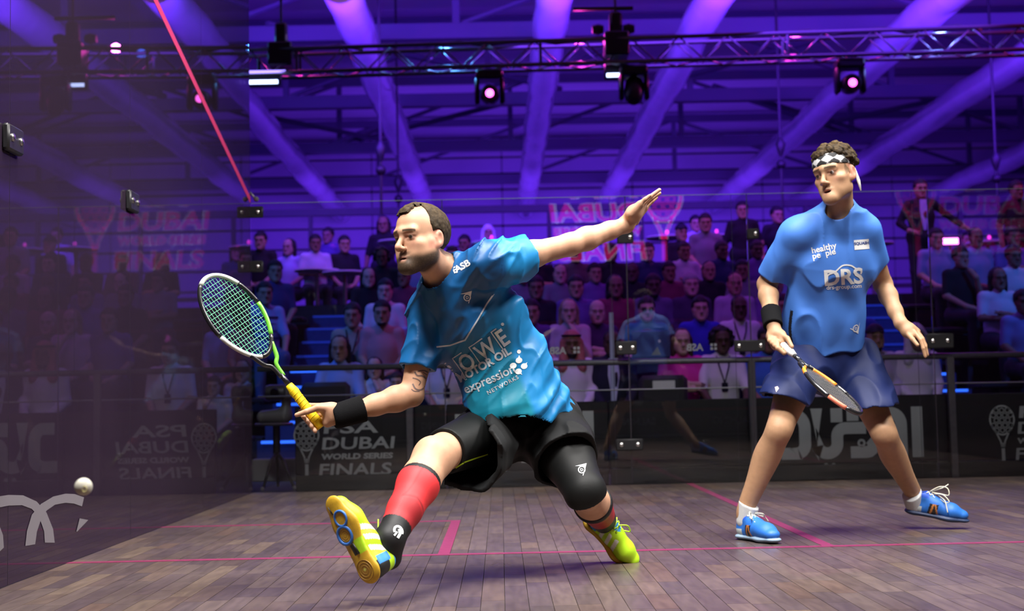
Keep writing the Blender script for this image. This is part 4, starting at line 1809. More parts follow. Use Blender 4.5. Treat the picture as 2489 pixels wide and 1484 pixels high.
# wristband
wb = SDF().cone(lerp(Re, Rw, .72), lerp(Re, Rw, 1.20), .050, .046, 0)
wd = unit(Rw - Re)
sdf_obj('wristband', wb, .004, M_terry, p1, None, 1, lambda p, m=.03: np.maximum(np.maximum(wb.ev(p, m), (p - J(806, 1008, -5.06)) @ wd), -((p - J(882, 990, -5.03)) @ wd)))

# compression socks
sk = SDF()
limb(sk, [lerp(Rk, Ra, .20), lerp(Rk, Ra, .38), lerp(Rk, Ra, .70), lerp(Rk, Ra, 1.05)], [.066, .0705, .0565, .0475], .02)
sk.cone(lerp(Rk, Ra, 1.05), Ra + np.array([-.01, .0, -.07]), .0475, .042, .02)
sdR = unit(Ra - Rk)
slen = np.linalg.norm(Ra - Rk)
sx = unit(np.cross(sdR, np.array([0, 1.0, 0])))
sx = sx * np.sign(sx[0])


def sockc(V):
    q = V - Rk
    t = q @ sdR / slen
    w = q @ sx
    c = np.tile(np.array((.62, .035, .040)), (len(V), 1))
    dark = np.array((.26, .015, .02))
    seam = np.exp(-((w + .012 + .25 * (t - .45) * np.abs(t - .45)) / .004) ** 2) * (t < .68) + np.exp(-((t - .64 - .8 * np.abs(w - .02)) / .014) ** 2) * (w > -.03)
    c = c * (1 - .75 * np.clip(seam, 0, 1)[:, None]) + np.array((.10, .01, .015)) * .75 * np.clip(seam, 0, 1)[:, None]
    sh_ = (np.clip((t - .655 - .8 * np.abs(w - .02)) / .02, 0, 1) * (w > -.02))[:, None]
    c = c * (1 - sh_) + np.array((.34, .02, .025)) * sh_
    bk = ((t < .345) | (t > .885))[:, None]
    return np.where(bk, np.array((.010, .010, .011)), c)


sdf_obj('sock', sk, .004, M_cloth, p1, sockc, 1, lambda p, m=.03: np.maximum(sk.ev(p, m), -((p - lerp(Rk, Ra, .285)) @ sdR)))
sk2 = SDF()
limb(sk2, [lerp(Lk, La, .2), lerp(Lk, La, .4), lerp(Lk, La, 1.05)], [.064, .070, .047], .02)
sdL = unit(La - Lk)
slL = np.linalg.norm(La - Lk)


def sockc2(V):
    t = (V - Lk) @ sdL / slL
    return np.where(((t < .42) | (t > .80))[:, None], np.array((.012, .012, .013)), np.array((.42, .02, .03)))


sdf_obj('sock', sk2, .004, M_cloth, p1, sockc2, 1, lambda p, m=.03: np.maximum(sk2.ev(p, m), -((p - lerp(Lk, La, .36)) @ sdL)))
g_n = px_frame(968, 1290, -5.5, -62, unit(CAM - J(966, 1290, -5.5)))
so_t = [o_ for o_ in p1.children if o_.name.startswith('sock')][0]
cloth_print('emblem', merge_geo(ribbon(arc(0, 0, .016, .012, 30, 260, 12), .007), ribbon([(-.004, .006), (.010, .001), (.018, -.012)], .009), ribbon([(.0, -.004), (.006, -.018)], .006)), g_n, so_t, M_print_w, so_t, .003)

# shoes: lime with white stripes and gum soles
LIME = np.array((.46, .78, .015))


def lime_cols(V):
    x, y, z = V[:, 0], V[:, 1], V[:, 2]
    c = np.tile(LIME, (len(V), 1))
    for k in range(3):
        yc_ = .088 + .034 * k
        st = np.abs(y - yc_ - (.06 - z) * .35) < .0085
        c[st & (np.abs(x) > .016) & (z > .026) & (z < .085)] = (.80, .84, .78)
    c[(y < .055) & (z < .075) & (z > .02)] = (.012, .012, .012)
    c[(y < .068) & (y > .040) & (z > .03) & (z < .085) & (np.abs(x) > .022)] = (.03, .22, .62)
    c[(z > .103)] = (.04, .25, .60)
    return c


def gum_cols(V):
    x, y, z = V[:, 0], V[:, 1], V[:, 2]
    c = np.tile(np.array((.56, .335, .020)), (len(V), 1))
    r = np.sqrt((x) ** 2 + (y - .048) ** 2)
    c[(r < .027) & (z < .004)] = (.33, .17, .02)
    c[(np.abs(r - .022) < .002) & (z < .004)] = (.46, .26, .03)
    c[(r < .005) & (z < .004)] = (.62, .62, .12)
    c[(np.sin(y * 900) * np.sin(x * 700) > .75) & (z < .003) & (y > .16)] = (.42, .24, .02)
    c[(np.abs(x) < .009) & (y > .098) & (y < .135) & (z < .004)] = (.02, .016, .01)
    c[(y > .095) & (y < .140) & (x < -.012)] = LIME * .8
    return c


heel1 = J(906, 1418, -5.64)
toe1 = J(781, 1188, -5.60)
shR, WR_ = shoe(p1, heel1, toe1 - heel1, (.58, .78, .10), .315, lime_cols, gum_cols, 1)
M_blue_ring = mat('blue_sole_ring', (.035, .15, .50), .5)
M_black_slot = mat('black_sole_slot', (.01, .01, .01), .5)
M_gum_ring = mat('gum_sole_ring', (.30, .16, .02), .5)


def sole_ring(cx, cy, r, w_, m_, n=26):
    pts = [WR_((cx + r * math.cos(2 * PI * k / n), cy + r * math.sin(2 * PI * k / n), .0002)) for k in range(n)]
    MB().tube(pts, w_, 6, closed=True).build('sole_ring', m_, shR, True)


sole_ring(-.012, .217, .0235, .0046, M_blue_ring)
sole_ring(.005, .167, .0275, .0058, M_blue_ring)
for r in (.019, .0125, .006):
    sole_ring(.005, .167, r, .0013, M_gum_ring)
for r in (.031, .022, .013):
    sole_ring(0, .047, r, .0015, M_gum_ring)
MB().tube([WR_((.012, .268, .0)), WR_((.009, .240, .0))], [.0012, .003], 6).build('sole_slot', M_black_slot, shR, True)
MB().tube([WR_((-.006, .135, .001)), WR_((-.010, .098, .001))], .0052, 6).build('sole_slot', M_black_slot, shR, True)
cross_laces(shR, WR_, M_lace_l, 5, [spl([(.0, .105, .118), (.01, .112, .150), (.035, .108, .158), (.03, .098, .128), (.004, .102, .118)]), spl([(0, .108, .118), (.004, .140, .140), (.006, .170, .165)])])

heelL = J(1416, 1250, -4.62)
toeL = J(1522, 1358, -4.60)
shL, WLs = shoe(p1, heelL - np.array([0, -.02, .01]), toeL - heelL, (.42, -.72, .55), .295, lime_cols, gum_cols, -1)
cross_laces(shL, WLs, M_lace_l, 5, [spl([(0, .11, .115), (-.03, .14, .118), (-.045, .17, .09), (-.03, .15, .085)])])

# tattoo on the right upper arm: dark curving bands
M_tat = mat('dark_tattoo', (.16, .10, .085), .55)
tf = px_frame(1018, 925, -5.0, 0, cam_n(J(1018, 925, -5.0)))


def tpx(px, py):
    return ((px - 1018) / pxm(-5.0), (925 - py) / pxm(-5.0))


for st, w in (([(1008, 903), (1014, 912), (1026, 913), (1036, 922), (1034, 938), (1022, 947), (1010, 944), (1003, 932)], .006), ([(1000, 945), (1008, 950), (1020, 950)], .0035),
              ([(1015, 902), (1030, 900), (1042, 905)], .005), ([(1003, 918), (1014, 921), (1022, 928), (1018, 936)], .004), ([(1028, 904), (1046, 918), (1044, 935)], .003)):
    cloth_print('tattoo', ribbon([tpx(*p) for p in spl([(a, b_, 0) for a, b_ in st], 4) for p in [p[:2]]], w), tf, body1, M_tat, body1, .0008, .008)

# racket of the lunging player
M_rw = mat('racket_white', (.72, .74, .70), .35)
M_rk = mat('racket_black', (.012, .012, .014), .3, coat=.4)
M_rg = mat('racket_green', (.18, .62, .05), .35, coat=.3)
M_grip_y = mat('yellow_grip', (.85, .60, .005), .55)
M_str_g = mat('green_string', (.06, .50, .22), .4, emit=(.02, .3, .12), estr=.05)  # faint green glow added; the strings are no light source
wdr = unit(np.cross(ax1, CF))
wdr = wdr * np.sign(wdr[0])
wide1 = unit(wdr * math.cos(math.radians(33)) + CF * math.sin(math.radians(33)))
L1 = np.linalg.norm(tip1 - butt1)
rk1, RW1 = racket('green-strung squash racket with yellow grip held out by the lunging player', butt1, ax1, wide1, L1,
                  dict(frame=[('frame', 0, 6, M_rk), ('frame', 6, 20, M_rw), ('frame', 20, 34, M_rk), ('frame', 34, 46, M_rw), ('frame', 46, 56, M_rk), ('frame', 56, 64, M_rg)], arm=(M_rg, M_rk), shaft=M_rk, grip=M_grip_y, string=M_str_g), None, (15, 19), .102, .355)


# =========================================================== the waiting player
SK2 = (.46, .265, .15)
HR2 = (.060, .040, .020)
p2 = empty('person', (0, 0, 0))
tag(p2, 'standing player in plain blue shirt with checked headband watching the ball', 'person')
pel2, che2, nek2 = J(2012, 868, -3.68), J(2022, 640, -3.84), J(2040, 508, -3.93)
wai2 = J(2005, 780, -3.74)
Rh2, Lh2 = J(1950, 885, -3.72), J(2074, 885, -3.62)
Rk2, Ra2 = J(1894, 1042, -3.99), J(1812, 1238, -3.88)
Lk2, La2 = J(2148, 1052, -3.82), J(2222, 1203, -3.56)
Rs2, Ls2 = J(1936, 572, -3.92), J(2101, 560, -3.86)
Re2, Rw2 = J(1864, 690, -3.78), J(1878, 785, -3.94)
Le2, Lw2 = J(2146, 690, -3.70), J(2190, 786, -3.86)
h2 = Head(J(2030, 430, -4.03), frame_of(math.radians(43), math.radians(3), math.radians(8)), 1.05)
ax2 = unit(che2 - pel2)
n2 = unit(np.cross(Ls2 - Rs2, ax2))
if n2[1] > 0:
    n2 = -n2
b = SDF()
limb(b, [pel2, wai2, che2, lerp(che2, nek2, .6)], [.14, .135, .150, .11], .04, n2, .72)
b.cone(Rh2, Lh2, .105, .105, .05)
b.cone(Rs2, Ls2, .058, .058, .05)
b.cone(nek2, h2.w(0, -.022, -.045), .062, .055, .03)
b.cone(lerp(nek2, Rs2, .40), lerp(nek2, h2.c, .12), .034, .034, .04)
b.cone(lerp(nek2, Ls2, .40), lerp(nek2, h2.c, .12), .034, .034, .04)
b.cone(h2.w(.04, -.01, -.055), lerp(nek2, che2, .16), .014, .013, .02)
limb(b, [Rs2, lerp(Rs2, Re2, .45), Re2], [.054, .050, .043], .03)
limb(b, [Re2, lerp(Re2, Rw2, .3), lerp(Re2, Rw2, .7), Rw2], [.041, .043, .034, .028], .02)
limb(b, [Ls2, lerp(Ls2, Le2, .5), Le2], [.054, .048, .042], .03)
limb(b, [Le2, lerp(Le2, Lw2, .3), lerp(Le2, Lw2, .7), Lw2], [.041, .041, .032, .027], .02)
# right hand on the grip
hc2 = J(1893, 828, -3.98)
rdir = unit(J(2062, 985, -4.36) - hc2)
b.cone(Rw2, J(1886, 812, -3.965), .028, .033, .02)
b.cone(J(1876, 818, -3.955), J(1886, 838, -3.975), .026, .024, .02)
b.cone(J(1900, 815, -3.985), J(1900, 832, -4.00), .022, .018, .02)
finger(b, [J(1898, 812, -3.99), J(1914, 822, -4.02), J(1925, 842, -4.055)], .0135, .009)
for i in range(4):
    c0 = hc2 + rdir * (.040 - .021 * i)
    o_ = np.array([.0, .0, .0])
    finger(b, [c0 + np.array([-.030, -.004, .018]), c0 + np.array([-.034, -.030, -.012]), c0 + np.array([-.008, -.034, -.034]), c0 + np.array([.016, -.022, -.028])], .0108, .009, .004)
# left hand hanging open
b.cone(Lw2, J(2208, 803, -3.875), .027, .030, .02)
b.cone(J(2204, 806, -3.885), J(2216, 815, -3.90), .024, .020, .02)
b.cone(J(2212, 798, -3.865), J(2228, 806, -3.87), .024, .018, .02)
finger(b, [J(2206, 810, -3.90), J(2218, 824, -3.935), J(2230, 838, -3.955)], .0125, .0088)
finger(b, [J(2222, 806, -3.905), J(2238, 826, -3.935), J(2244, 846, -3.945), J(2249, 866, -3.945)], .0105, .0078)
finger(b, [J(2227, 803, -3.88), J(2242, 824, -3.905), J(2249, 842, -3.915), J(2254, 862, -3.915)], .0102, .0078)
finger(b, [J(2228, 801, -3.855), J(2242, 822, -3.87), J(2249, 838, -3.88), J(2252, 852, -3.88)], .0100, .0076)
finger(b, [J(2226, 800, -3.83), J(2238, 818, -3.84), J(2244, 832, -3.85), J(2246, 842, -3.85)], .0092, .0072)
# legs
for hp, kn, an in ((Rh2, Rk2, Ra2), (Lh2, Lk2, La2)):
    bk = np.array([0, 1.0, 0])
    limb_s(b, [hp, lerp(hp, kn, .45), lerp(hp, kn, .82), kn + bk * -.004, lerp(kn, an, .14) + bk * .004, lerp(kn, an, .34) + bk * .020, lerp(kn, an, .66) + bk * .010, an, an + np.array([0, 0, -.05])],
           [.090, .076, .059, .054, .051, .057, .044, .035, .032])
add_head(b, h2, 1.0, 1.0, 1.0)


def scalp2(x, y, z):
    return np.clip((z - .055) / .01, 0, 1) * .9 + np.clip((-.03 - y) / .02, 0, 1) * np.clip((z + .05) / .02, 0, 1) * .9 + .7 * np.clip((np.abs(x) - .062) / .006, 0, 1) * np.clip((.028 - np.abs(y - .012)) / .006, 0, 1) * np.clip((z + .012) / .01, 0, 1)


body2 = sdf_obj('body', b, .0038, M_skin, p2, lambda V: face_cols(h2, V, SK2, HR2, .0, .95, scalp2))
eyes(h2, p2, (-.15, 1, -.05))
# curly hair: a crowd of locks over the crown and down the back
hs2 = SDF()
hr = random.Random(4)
hs2.ell(h2.w(0, -.020, .062), np.array([.079, .100, .080]) * h2.s, h2.A, .01)
for k in range(190):
    dv = unit((hr.gauss(0, 1), hr.gauss(0, 1), abs(hr.gauss(0, 1)) * .9))
    x, y, zc = .079 * dv[0], -.016 + .100 * dv[1], .048 + .090 * dv[2]
    if zc < .080 and y > .02:
        continue
    hs2.ell(h2.w(x, y, zc + .004 * hr.random()), np.array([.017, .017, .015]) * h2.s * (.75 + .5 * hr.random()), h2.A, .004)


def hair2(p, margin=.03):
    L = h2.loc(p)
    d = hs2.ev(p, margin) + (vnoise(L * 170) * .006) * h2.s
    low = np.where(L[:, 1] > .0, .060, -.035 + .095 * np.clip((L[:, 1] + .05) / .05, 0, 1))
    return np.maximum(d, (low - L[:, 2]) * h2.s)


def hcol2(V):
    L = h2.loc(V)
    t = vnoise(L * 110)[:, None] + .5 * np.clip((L[:, 2] - .10) / .05, 0, 1)[:, None]
    return np.clip(np.array((.032, .020, .009)) * (1 + 1.6 * t), .004, 1) + np.array((.022, .016, .005)) * np.clip(t, 0, 1)


sdf_obj('hair', hs2, .003, M_hair, p2, hcol2, 1, hair2, hs2.bounds())
# checked headband
hb = SDF()
hb.ell(h2.w(0, -.016, .045), np.array([.0805, .1035, .092]) * h2.s, h2.A, 0)
hb.ell(h2.w(0, .022, .050), np.array([.0715, .0755, .078]) * h2.s, h2.A, .02 * h2.s)


def bandf(p, margin=.03):
    L = h2.loc(p)
    mid = .063 + .045 * L[:, 1]
    return np.maximum(hb.ev(p, margin), (np.abs(L[:, 2] - mid) - .0245) * h2.s)


def bandc(V):
    L = h2.loc(V)
    mid = .063 + .045 * L[:, 1]
    a = np.arctan2(L[:, 0], L[:, 1] + .016) * .088
    v = (L[:, 2] - mid)
    p_, q_ = (a + v * 1.25) / .044, (a - v * 1.25) / .044
    ch = (np.floor(p_) + np.floor(q_)) % 2 < .5
    return np.where(ch[:, None], np.array((.60, .60, .60)), np.array((.010, .010, .011)))


band2 = sdf_obj('headband', hb, .0028, mat('headband_cloth', (.5, .5, .5), .7, vcol=True), p2, bandc, 1, bandf, hb.bounds())
MB().tube([h2.w(.055, -.075, .03), h2.w(.066, -.070, -.03), h2.w(.072, -.062, -.075)], [.006, .008, .003], 8, flat=((0, 1, 0), .35)).build('headband_tail', mat('headband_tail', (.75, .75, .72), .7), band2, True)


# shirt
def folds2(p):
    q = p - pel2
    a = q @ ax2
    w = q[:, 0]
    f_ = .007 * np.sin(40 * (w * (1 + .5 * a)) + 3 * vnoise(p * np.array([3, 3, 1.6]))) * np.exp(-((a - .10) / .20) ** 2)
    g_ = .006 * np.sin(42 * (.55 * a + w) + 2.5 * vnoise(p * 3 + 2)) * np.exp(-((a - .34) / .12) ** 2)
    return f_ + g_ + creases(p * np.array([9, 9, 4.5]) + 7, .009) + .016 * vnoise(p * np.array([6, 6, 6]) + 5)


hemA2 = J(2005, 862, -3.86)
hemN2 = unit(np.cross(J(1900, 850, -3.72) - hemA2, J(2100, 838, -3.62) - hemA2))
hemN2 = hemN2 * -np.sign(hemN2[2])
s2_prims = [
    (wai2, pel2 - ax2 * .12, .182, .186, n2, .74, .03, hemA2, hemN2),
    (wai2, che2, .182, .190, n2, .70, .05, None, None),
    (che2, lerp(che2, nek2, .62), .190, .125, n2, .66, .05, None, None),
    (lerp(che2, nek2, .72), Rs2, (.082), .062, None, 1, .05, None, None),
    (lerp(che2, nek2, .72), Ls2, .082, .062, None, 1, .05, None, None),
    (lerp(nek2, Rs2, .1), lerp(nek2, Rs2, .75), .060, .058, None, 1, .05, None, None),
    (lerp(nek2, Ls2, .1), lerp(nek2, Ls2, .75), .060, .058, None, 1, .05, None, None),
    (nek2, lerp(nek2, h2.c, .06), .070, .068, None, 1, .03, None, None),
    (Rs2, lerp(Rs2, Re2, .95), .068, .074, None, 1, .05, lerp(Rs2, Re2, .82), Re2 - Rs2 + np.array([.08, 0, 0])),
    (Ls2, lerp(Ls2, Le2, .78), .064, .062, None, 1, .05, lerp(Ls2, Le2, .62), Le2 - Ls2),
]
f2_, bd2 = garment(s2_prims, folds2)
nb2, nt2 = lerp(nek2, che2, .06), h2.w(0, -.02, -.03)
neck2 = SDF().cone(nb2 + n2 * .014, nt2 + (nt2 - nb2) * .3, .058, .066, 0).ell(J(2034, 512, -4.00), (.050, .07, .040), None, .02)


def shirt2c(V):
    q = V - pel2
    a = q @ ax2
    w = q @ unit(np.cross(n2, ax2))
    c = np.tile(np.array((.070, .220, .70)), (len(V), 1))
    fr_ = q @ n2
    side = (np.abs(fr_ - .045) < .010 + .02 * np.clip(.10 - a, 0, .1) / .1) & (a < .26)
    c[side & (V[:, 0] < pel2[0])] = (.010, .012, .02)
    return c


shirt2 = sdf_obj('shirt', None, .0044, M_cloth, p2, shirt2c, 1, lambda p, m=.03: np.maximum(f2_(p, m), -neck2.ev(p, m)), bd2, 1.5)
cloth_print('lettering', text_geo('healthy', .038, .0008, 0, 'CENTER'), px_frame(2004, 609, -3.95, 13, cam_n(che2)), shirt2, M_print_w, shirt2)
cloth_print('lettering', text_geo('pe  ple', .038, .0008, 0, 'CENTER'), px_frame(2004, 623, -3.95, 13, cam_n(che2)), shirt2, M_print_w, shirt2)
patch = cloth_print('sponsor_patch', ([(-.033, -.022), (.033, -.022), (.033, .022), (-.033, .022)], [(0, 1, 2, 3)]), px_frame(2094, 594, -3.92, 5, cam_n(che2)), shirt2, M_print_w, shirt2, .0022, .008)
cloth_print('lettering', text_geo('SQUASH', .017, .0006, 0, 'CENTER'), px_frame(2094, 594, -3.92, 5, cam_n(che2)), shirt2, mat('navy_print', (.01, .05, .25), .5), shirt2, .004, .006)
cloth_print('lettering', text_geo('DRS', .096, .0028, 0, 'CENTER'), px_frame(2051, 690, -3.93, 4, cam_n(che2)), shirt2, M_print_w, shirt2)
cloth_print('lettering', text_geo('drs-group.com', .026, .0004, 0, 'CENTER'), px_frame(2052, 701, -3.93, 3, cam_n(che2)), shirt2, M_print_w, shirt2)


def px_line(name, pts, w, Y, n, target, m_, parent, lift=.0024):
    fo_, fr__, fu_, fn2 = px_frame(pts[0][0], pts[0][1], Y, 0, n)
    o_ = []
    for p in pts:
        d = ray(*p)
        q = CAM + d * (((fo_ - CAM) @ fn2) / (d @ fn2)) - fo_
        o_.append((q @ fr__, q @ fu_))
    return cloth_print(name, ribbon(o_, w), (fo_, fr__, fu_, fn2), target, m_, parent, lift)


px_line('emblem', [p[:2] for p in spl([(2011, 682, 0), (2013, 668, 0), (2030, 660, 0), (2048, 645, 0), (2068, 645, 0), (2080, 652, 0), (2093, 655, 0), (2093, 666, 0)], 5)], (.0065), -3.93, cam_n(che2), shirt2, M_print_w, shirt2)
cloth_print('emblem', dart_mark(.045), px_frame(2091, 800, -3.86, -80, unit(n2 + np.array([.7, 0, 0]))), shirt2, M_print_w, shirt2)

# shorts
M_navy = mat('navy_shorts_cloth', (.006, .014, .078), .6, spec=.3)
RE2, LE2 = J(1908, 968, -3.93), J(2116, 985, -3.80)
tR2, tL2 = unit(Rk2 - Rh2), unit(Lk2 - Lh2)


def folds_s2(p):
    return creases(p * np.array([9, 9, 6]) + 1, .009) + .014 * vnoise(p * 8 + 4) + .003 * np.sin(60 * (p[:, 0] + .3 * p[:, 2]) + 4 * vnoise(p * 5))


sh2 = [
    (Rh2, Lh2, .120, .120, None, 1, .03, None, None),
    (lerp(Rh2, Lh2, .5), wai2, .150, .145, n2, .80, .04, None, None),
    (Rh2, RE2 + tR2 * .05, .118, .110, None, 1, .04, RE2, unit(tR2 + np.array([0, .6, -.8]))),
    (Lh2, LE2 + tL2 * .05, .122, .112, None, 1, .04, LE2, unit(tL2 + np.array([0, .6, -.8]))),
]
fs2, bs2 = garment(sh2, folds_s2)
wc2 = lerp(pel2, wai2, .6)
short2 = sdf_obj('shorts', None, .0048, M_navy, p2, None, 1, lambda p, m=.03: np.maximum(fs2(p, m), (p - wc2) @ ax2), bs2, 1.4)
cloth_print('emblem', ([(-.008, .008), (.004, .012), (.010, .002), (-.002, -.014)], [(0, 3, 2, 1)]), px_frame(1888, 945, -3.98, 0, cam_n(RE2)), short2, mat('pink_white_mark', (.75, .55, .55), .5), short2, .003, .006)
wb2 = SDF().cone(lerp(Re2, Rw2, .55), lerp(Re2, Rw2, 1.15), .046, .043, 0)
wd2 = unit(Rw2 - Re2)
sdf_obj('wristband', wb2, .004, M_terry, p2, None, 1, lambda p, m=.03: np.maximum(np.maximum(wb2.ev(p, m), (p - J(1880, 795, -3.945)) @ wd2), -((p - J(1872, 752, -3.89)) @ wd2)))

# socks and shoes
M_sock = mat('pale_grey_sock', (.60, .62, .62), .9, bump=.4, bscale=300)
for an, kn in ((Ra2, Rk2), (La2, Lk2)):
    d = unit(kn - an)
    s_ = SDF().cone(an + d * .06, an + np.array([0, 0, -.05]), .0485, .042, 0)
    sdf_obj('sock', s_, .004, M_sock, p2, None, 1, (lambda s_, an, d: lambda p, m=.03: np.maximum(s_.ev(p, m), (p - an - d * .030) @ d))(s_, an, d))


def blue_cols(V):
    x, y, z = V[:, 0], V[:, 1], V[:, 2]
    c = np.tile(np.array((.025, .17, .62)), (len(V), 1))
    c[(y < .075) & (z < .05)] = (.55, .62, .62)
    c[(np.abs(y - .125 - .15 * (z - .05)) < .020) & (z < .07)] = (.014, .012, .012)
    c[(np.abs(y - .120 - .2 * (z - .05)) < .0045) & (z < .07)] = (.55, .20, .05)
    c[(np.abs(y - .138 + .3 * (z - .05)) < .0035) & (z < .07)] = (.55, .20, .05)
    c[(z > .09) & (y > .06) & (y < .10)] = (.02, .10, .60)
    return c


fR_ = unit(np.array([.40, -.92, 0]))
h_ = Ra2 - fR_ * .055
h_[2] = .002
shR2, Wb = shoe(p2, h_, fR_, (0, 0, 1), .30, blue_cols, (.30, .42, .55), 1)
cross_laces(shR2, Wb, M_lace_w, 5, [spl([(.0, .098, .118), (-.05, .090, .112), (-.085, .080, .095), (-.10, .085, .075)]), spl([(0, .10, .118), (.03, .13, .125), (.04, .155, .10), (.02, .135, .105), (0, .10, .117)]), spl([(0, .10, .118), (-.045, .12, .115), (-.06, .105, .10), (-.02, .095, .114)])])
tz = onfloor(2318, 1283)
hz = J(2203, 1255, -3.52)
f_ = np.array([.29, -.085, -.055])
shL2, Wc = shoe(p2, La2 - unit(f_) * .050 - np.array([0, 0, La2[2] - .066]), f_, (.10, -.12, 1), .30, blue_cols, (.03, .05, .12), -1)
cross_laces(shL2, Wc, M_lace_w, 5, [spl([(0, .10, .118), (.01, .14, .150), (.015, .175, .150), (.02, .185, .120), (.01, .15, .118), (0, .11, .117)]), spl([(0, .12, .112), (.03, .16, .118), (.045, .19, .095), (.035, .175, .085), (.015, .15, .095)]), spl([(0, .14, .108), (.04, .17, .095), (.055, .185, .06), (.058, .19, .045)]), spl([(0, .10, .118), (.0, .15, .143), (-.01, .178, .165)])])

# racket of the waiting player
M_or = mat('racket_orange', (.80, .26, .02), .4)
M_grip_w = mat('white_grip', (.80, .78, .76), .6)
M_str_d = mat('dark_string', (.10, .10, .10), .4)
px_perp = unit(np.cross(rdir, CF))
px_perp = px_perp * np.sign(px_perp[0])
wide2 = unit(px_perp * .48 + unit(CF - rdir * (CF @ rdir)) * .93)
rk2, RW2 = racket('black and orange squash racket with white grip held low by the standing player', hc2 - rdir * .075, rdir, wide2, .648,
                  dict(frame=[('frame', 0, 21, M_rk), ('frame', 21, 27, mat('racket_red_mark', (.75, .20, .12), .4)), ('frame', 27, 38, M_rk), ('frame', 38, 45, M_or), ('frame', 45, 51, M_rk), ('frame', 51, 60, M_or), ('frame', 60, 64, M_rk)], arm=(M_rk, M_rk), shaft=M_rk, grip=M_grip_w, string=M_str_d), None, (14, 18), .105, .35)

# the ball in flight
bp = J(203, 1182, 0)
bd = ray(203, 1182)
bp = CAM + bd * 3.05 / (bd @ CF)
ball = auto_smooth(MB().sphere(tuple(bp), .0200, 28, 18).build('squash_ball', mat('white_ball', (.66, .64, .54), .9, noise=.10, nscale=60, spec=.1)))
tag(ball, 'small off-white squash ball in flight beside the side glass', 'ball')
MB().tube([tuple(bp + np.array([.0202 * math.cos(t) * .3 + .008, -.0188, .0065 * math.sin(t) - .004])) for t in np.linspace(0, 6.28, 10)], .0009, 4).build('ball_dot', mat('ball_dot', (.55, .50, .20), .6), ball)


# ------------------------------------------------------------------ boards and railing behind the court
M_board_blk = mat('board_black', (.012, .015, .014), .45, noise=.1)
BY = .13
blabel = ['black advertising board with white racket and tournament lettering, nearest the tripod', 'black advertising board with large city name behind the lunging player',
          'black advertising board with large city name between the standing player\'s legs', 'black advertising board at the right edge with a white racket']
bx = [float(at(716, 1050, BY)[0]), float(at(1085, 1050, BY)[0]), float(at(1480, 1050, BY)[0]), float(at(2308, 1050, BY)[0]), 7.2]
boards_o = []
for i in range(4):
    o = empty('advertising_board', (0, 0, 0))
    tag(o, blabel[i], 'advertising board', 'boards around the court')
    auto_smooth(MB().bbox(((bx[i] + bx[i + 1]) / 2, BY + .03, .365), (bx[i + 1] - bx[i] - .004, .06, .50), .008).build('panel', M_board_blk, o))
    MB().box(bx[i] + .01, bx[i + 1] - .01, BY - .02, BY + .04, -.05, .112).build('plinth', M_board_blk, o)
    boards_o.append(o)
FB = lambda px, py: (at(px, py, BY - .003), np.array((1., 0, 0)), np.array((0, 0, 1.)), np.array((0, -1., 0)))
fr = FB(746, 1160)
flat_print('lettering', squash_sign(.42, 1.38), fr, M_grey_print, boards_o[0], .001)
fr = FB(2440, 1121)
flat_print('lettering', squash_sign(.42, 1.38), fr, M_grey_print, boards_o[3], .001)


def city_logo(h):
    """rounded stacked letters that read as the city's name, with two dots below; h = cap height"""
    t = h * .235
    gs = []

    def blk(pts):
        gs.append((pts, [tuple(range(len(pts)))]))
    x = 0
    # D: open block with rounded right side
    gs.append(ribbon([(x, t * .5), (x + h * .30, t * .5)] + arc(x + h * .30, t * .5 + h * .18, h * .18, h * .18, -90, 0, 6) + [(x + h * .48, h * .62)] + arc(x + h * .30, h * .62, h * .18, h * .25, 0, 90, 6)[1:] + [(x + h * .08, h * .87)], t))
    x += h * .72
    # U: its right arm swings across as the long bar
    gs.append(ribbon([(x, h * 1.0), (x, h * .30)] + arc(x + h * .20, h * .30, h * .20, h * .19, 180, 270, 6) + arc(x + h * .20, h * .30, h * .20, h * .19, 270, 360, 6)[1:] + [(x + h * .40, h * .44)] + arc(x + h * .56, h * .44, h * .16, h * .16, 180, 90, 5)[1:] + [(x + h * .98, h * .60)], t))
    gs.append(ribbon([(x + h * .40, h * 1.0), (x + h * .40, h * .72)], t))
    # B: two blocks
    gs.append(ribbon([(x + h * .72, h * 1.0), (x + h * .72, h * .74)], t))
    gs.append(ribbon([(x + h * .66, h * .12), (x + h * .98, h * .12)] + arc(x + h * .98, h * .26, h * .14, h * .14, -90, 60, 6)[1:], t))
    gs.append(ribbon(arc(x + h * .88, h * .30, h * .06, h * .06, 0, 345, 10), h * .045, True))
    for dx in (.16, .31):
        gs.append((arc(x + h * dx, -h * .13, h * .05, h * .05, 0, 330, 9), [tuple(range(10))]))
    x += h * 1.42
    # A
    gs.append(ribbon([(x - h * .10, h * .88), (x + h * .08, h * .88)] + arc(x + h * .06, h * .66, h * .20, h * .22, 90, 0, 6)[1:] + [(x + h * .26, h * .0)], t))
    x += h * .58
    gs.append(ribbon([(x, 0), (x, h)], t * .95))
    return merge_geo(*gs)


fr = FB(1900, 1117)
flat_print('lettering', city_logo(.375), fr, M_grey_print, boards_o[2], .001)
fr = FB(1098, 1128)
flat_print('lettering', city_logo(.375), fr, M_grey_print, boards_o[1], .001)

